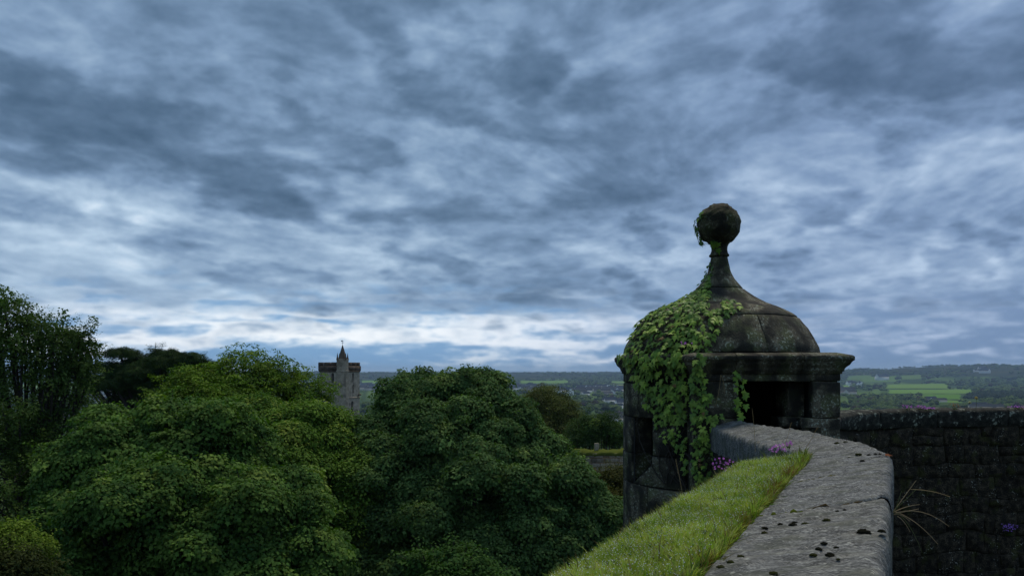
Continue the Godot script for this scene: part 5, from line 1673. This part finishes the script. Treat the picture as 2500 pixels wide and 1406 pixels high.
func build_old_wall() -> void:
	var r := RandomNumberGenerator.new()
	r.seed = 55
	var o := thing("old_wall", "old mossy stone wall below the bastion with a stub post on top", "wall")
	var st := start(Color(0.25, 0.24, 0.20))
	plain_box(st, Vector3(1.9, -20.0, -46.6), Vector3(9.0, -4.50, -45.26))
	part("wall_core", done(st), M.old_wall, o)
	for row in 14:
		var x := 2.0 + r.randf() * 0.3
		while x < 8.9:
			var w := r.randf_range(0.25, 0.6)
			var y := -4.5 - row * 0.27
			part("stone", stone_box(Vector3(x + 0.012, y - 0.25 + r.randf() * 0.03, -45.4), Vector3(x + w - 0.012, y, -45.22 + r.randf() * 0.06), 0.03, 0.03, tone(r, 0.55, 1.0), 1), M.old_wall, o)
			x += w
	st = start(Color(0.085, 0.10, 0.02))
	var rows := []
	for i in 61:
		var row := PackedVector3Array()
		var x := lerpf(1.9, 9.0, i / 60.0)
		for q in [[-45.15, -4.62], [-45.12, -4.50], [-45.3, -4.40], [-45.8, -4.34], [-46.6, -4.42]]:
			var n := rough_noise.get_noise_2d(x * 2.2, q[0] * 3.0)
			row.append(Vector3(x, q[1] + n * 0.16 - (0.12 * maxf(0.0, n) if q[1] < -4.55 else 0.0), q[0] + n * 0.1))
		rows.append(row)
	net(st, rows)
	part("moss_cap", done(st), M.moss, o)
	part("post", stone_box(Vector3(4.62, -4.5, -45.9), Vector3(4.86, -3.98, -45.66), 0.03, 0.02, Color(0.8, 0.8, 0.75), 1), M.old_wall, o)

func build_trees() -> void:
	var r := RandomNumberGenerator.new()
	r.seed = 9
	var maple := [spray(r, 14, 0.23, 0.088, 0), spray(r, 13, 0.23, 0.088, 0)]
	var small := [spray(r, 16, 0.30, 0.11, 1), spray(r, 14, 0.30, 0.11, 1)]
	var knots := [spray(r, 20, 0.20, 0.11, 1), spray(r, 18, 0.20, 0.11, 1)]
	var hanging := [strand(r), spray(r, 22, 0.30, 0.065, 1)]
	var tight := [spray(r, 26, 0.30, 0.09, 1), spray(r, 24, 0.30, 0.09, 1)]
	var syc := {"cluster": 0.32, "density": 0.55, "tufts": 15, "flat": 0.75, "boughs": 9, "meshes": maple, "size": 1.0, "dark": Color(0.050, 0.112, 0.026), "light": Color(0.128, 0.222, 0.044), "tip": Color(0.18, 0.27, 0.055), "tips": 0.05, "girth": 0.35}
	tree("sycamore_tree", "big dark green sycamore filling the lower left foreground", "tree", Vector3(-8.3, ground(-8.3, -22.5), -22.5), LOBES.sycamore_left, syc, 1)
	var mid_syc := syc.duplicate()
	mid_syc.merge({"dark": Color(0.050, 0.104, 0.032), "light": Color(0.120, 0.205, 0.060), "tip": Color(0.17, 0.25, 0.065)}, true)
	tree("sycamore_tree", "big rounded sycamore in the middle between the church tower and the turret", "tree", Vector3(-1.2, ground(-1.2, -28.5), -28.5), LOBES.sycamore_mid, mid_syc, 2)
	var yel := syc.duplicate()
	yel.merge({"cluster": 0.30, "tufts": 13, "meshes": small, "dark": Color(0.065, 0.140, 0.020), "light": Color(0.145, 0.245, 0.036), "tip": Color(0.23, 0.31, 0.055), "tips": 0.2, "flat": 0.75, "girth": 0.22}, true)
	tree("yellow_green_tree", "yellowish green tree in front of the church tower's foot", "tree", Vector3(-6.9, ground(-6.9, -27), -27.0), LOBES.yellow_tree, yel, 3)
	var ash := syc.duplicate()
	ash.merge({"cluster": 0.36, "density": 0.55, "tufts": 7, "meshes": knots, "dark": Color(0.075, 0.150, 0.018), "light": Color(0.165, 0.255, 0.030), "tip": Color(0.12, 0.18, 0.03), "tips": 0.1, "up": true, "flat": 1.1, "deep": false, "boughs": 0, "twigs": 0.7, "girth": 0.16, "upright": 1.6}, true)
	tree("ash_tree", "light green open tree with see-through upright shoots left of the church tower", "tree", Vector3(-10.6, ground(-10.6, -32), -32.0), LOBES.ash, ash, 4)
	var pine := syc.duplicate()
	pine.merge({"cluster": 0.42, "density": 0.7, "tufts": 22, "boughs": 5, "meshes": tight, "dark": Color(0.016, 0.038, 0.010), "light": Color(0.040, 0.076, 0.018), "tip": Color(0.04, 0.07, 0.015), "flat": 0.45, "size": 0.8, "deep": false, "girth": 0.45, "crotch": 0.8, "mat": M.needle}, true)
	tree("pine_tree", "dark flat topped pine with layered crown behind the lighter trees on the left", "tree", Vector3(-23.6, ground(-23.6, -57), -57.0), LOBES.pine, pine, 5)
	var birch := syc.duplicate()
	birch.merge({"cluster": 0.36, "density": 0.26, "tufts": 8, "boughs": 4, "meshes": hanging, "dark": Color(0.055, 0.100, 0.026), "light": Color(0.125, 0.200, 0.050), "tip": Color(0.08, 0.13, 0.02), "hang": true, "flat": 0.9, "size": 0.85, "deep": false, "twigs": 0.9, "girth": 0.20, "crotch": 0.75}, true)
	tree("birch_tree", "dark weeping birch at the picture's left edge", "tree", Vector3(-15.4, ground(-15.4, -25), -25.0), LOBES.birch, birch, 6)
	var bush := syc.duplicate()
	bush.merge({"cluster": 0.35, "tufts": 12, "meshes": small, "dark": Color(0.055, 0.062, 0.014), "light": Color(0.095, 0.095, 0.02), "tip": Color(0.12, 0.11, 0.03), "size": 0.9, "girth": 0.10, "up": true, "boughs": 0, "density": 0.9}, true)
	tree("bush", "brownish yellow bush in front of the old mossy wall", "bush", Vector3(4.0, ground(4.0, -37), -37.0), LOBES.bush, bush, 7)
	var thin := syc.duplicate()
	thin.merge({"cluster": 0.5, "density": 0.62, "boughs": 0, "tufts": 12, "meshes": small, "dark": Color(0.075, 0.095, 0.028), "light": Color(0.140, 0.165, 0.045), "tip": Color(0.14, 0.12, 0.05), "size": 1.2, "girth": 0.30, "up": true, "twigs": 0.9, "flat": 1.0}, true)
	tree("thin_leaved_tree", "brownish thin leaved tree behind the middle sycamore's right shoulder", "tree", Vector3(2.4, ground(2.4, -64.5), -64.5), LOBES.thin_tree, thin, 8)
	var sm := syc.duplicate()
	sm.merge({"cluster": 0.5, "tufts": 12, "meshes": small, "dark": Color(0.034, 0.070, 0.020), "light": Color(0.070, 0.130, 0.032), "size": 1.0, "girth": 0.22}, true)
	tree("small_tree", "small dark green tree above the old mossy wall, left of the turret", "tree", Vector3(5.8, ground(5.8, -57), -57.0), LOBES.small_tree, sm, 9)
	var br := syc.duplicate()
	br.merge({"cluster": 0.22, "tufts": 10, "meshes": small, "dark": Color(0.12, 0.19, 0.025), "light": Color(0.17, 0.25, 0.03), "tip": Color(0.2, 0.27, 0.04), "size": 0.6, "girth": 0.05, "up": true, "boughs": 0, "density": 0.9}, true)
	tree("shrub", "bright lime green shrub at the lower left edge of the picture", "shrub", Vector3(-9.1, ground(-9.1, -15), -15.0), LOBES.bright_shrub, br, 10)
	var bn := syc.duplicate()
	bn.merge({"cluster": 0.25, "tufts": 10, "meshes": small, "dark": Color(0.035, 0.05, 0.014), "light": Color(0.06, 0.075, 0.02), "tip": Color(0.05, 0.035, 0.02), "size": 0.6, "girth": 0.05, "up": true, "boughs": 0, "density": 0.9}, true)
	tree("shrub", "dull brown green shrub in the lower left corner of the picture", "shrub", Vector3(-9.0, ground(-9.0, -14.5), -14.5), LOBES.brown_shrub, bn, 11)
	tree("small_tree", "dark small tree seen between the church tower and the middle sycamore", "tree", Vector3(-6.4, ground(-6.4, -33.5), -33.5), LOBES.back_tree, sm, 12)
	var rd := syc.duplicate()
	rd.merge({"dark": Color(0.036, 0.088, 0.020), "light": Color(0.08, 0.16, 0.035), "cluster": 0.30, "boughs": 4}, true)
	tree("shrub", "rounded green shrub at the bottom below the middle sycamore", "shrub", Vector3(-1.4, ground(-1.4, -21), -21.0), LOBES.round_shrub, rd, 13)
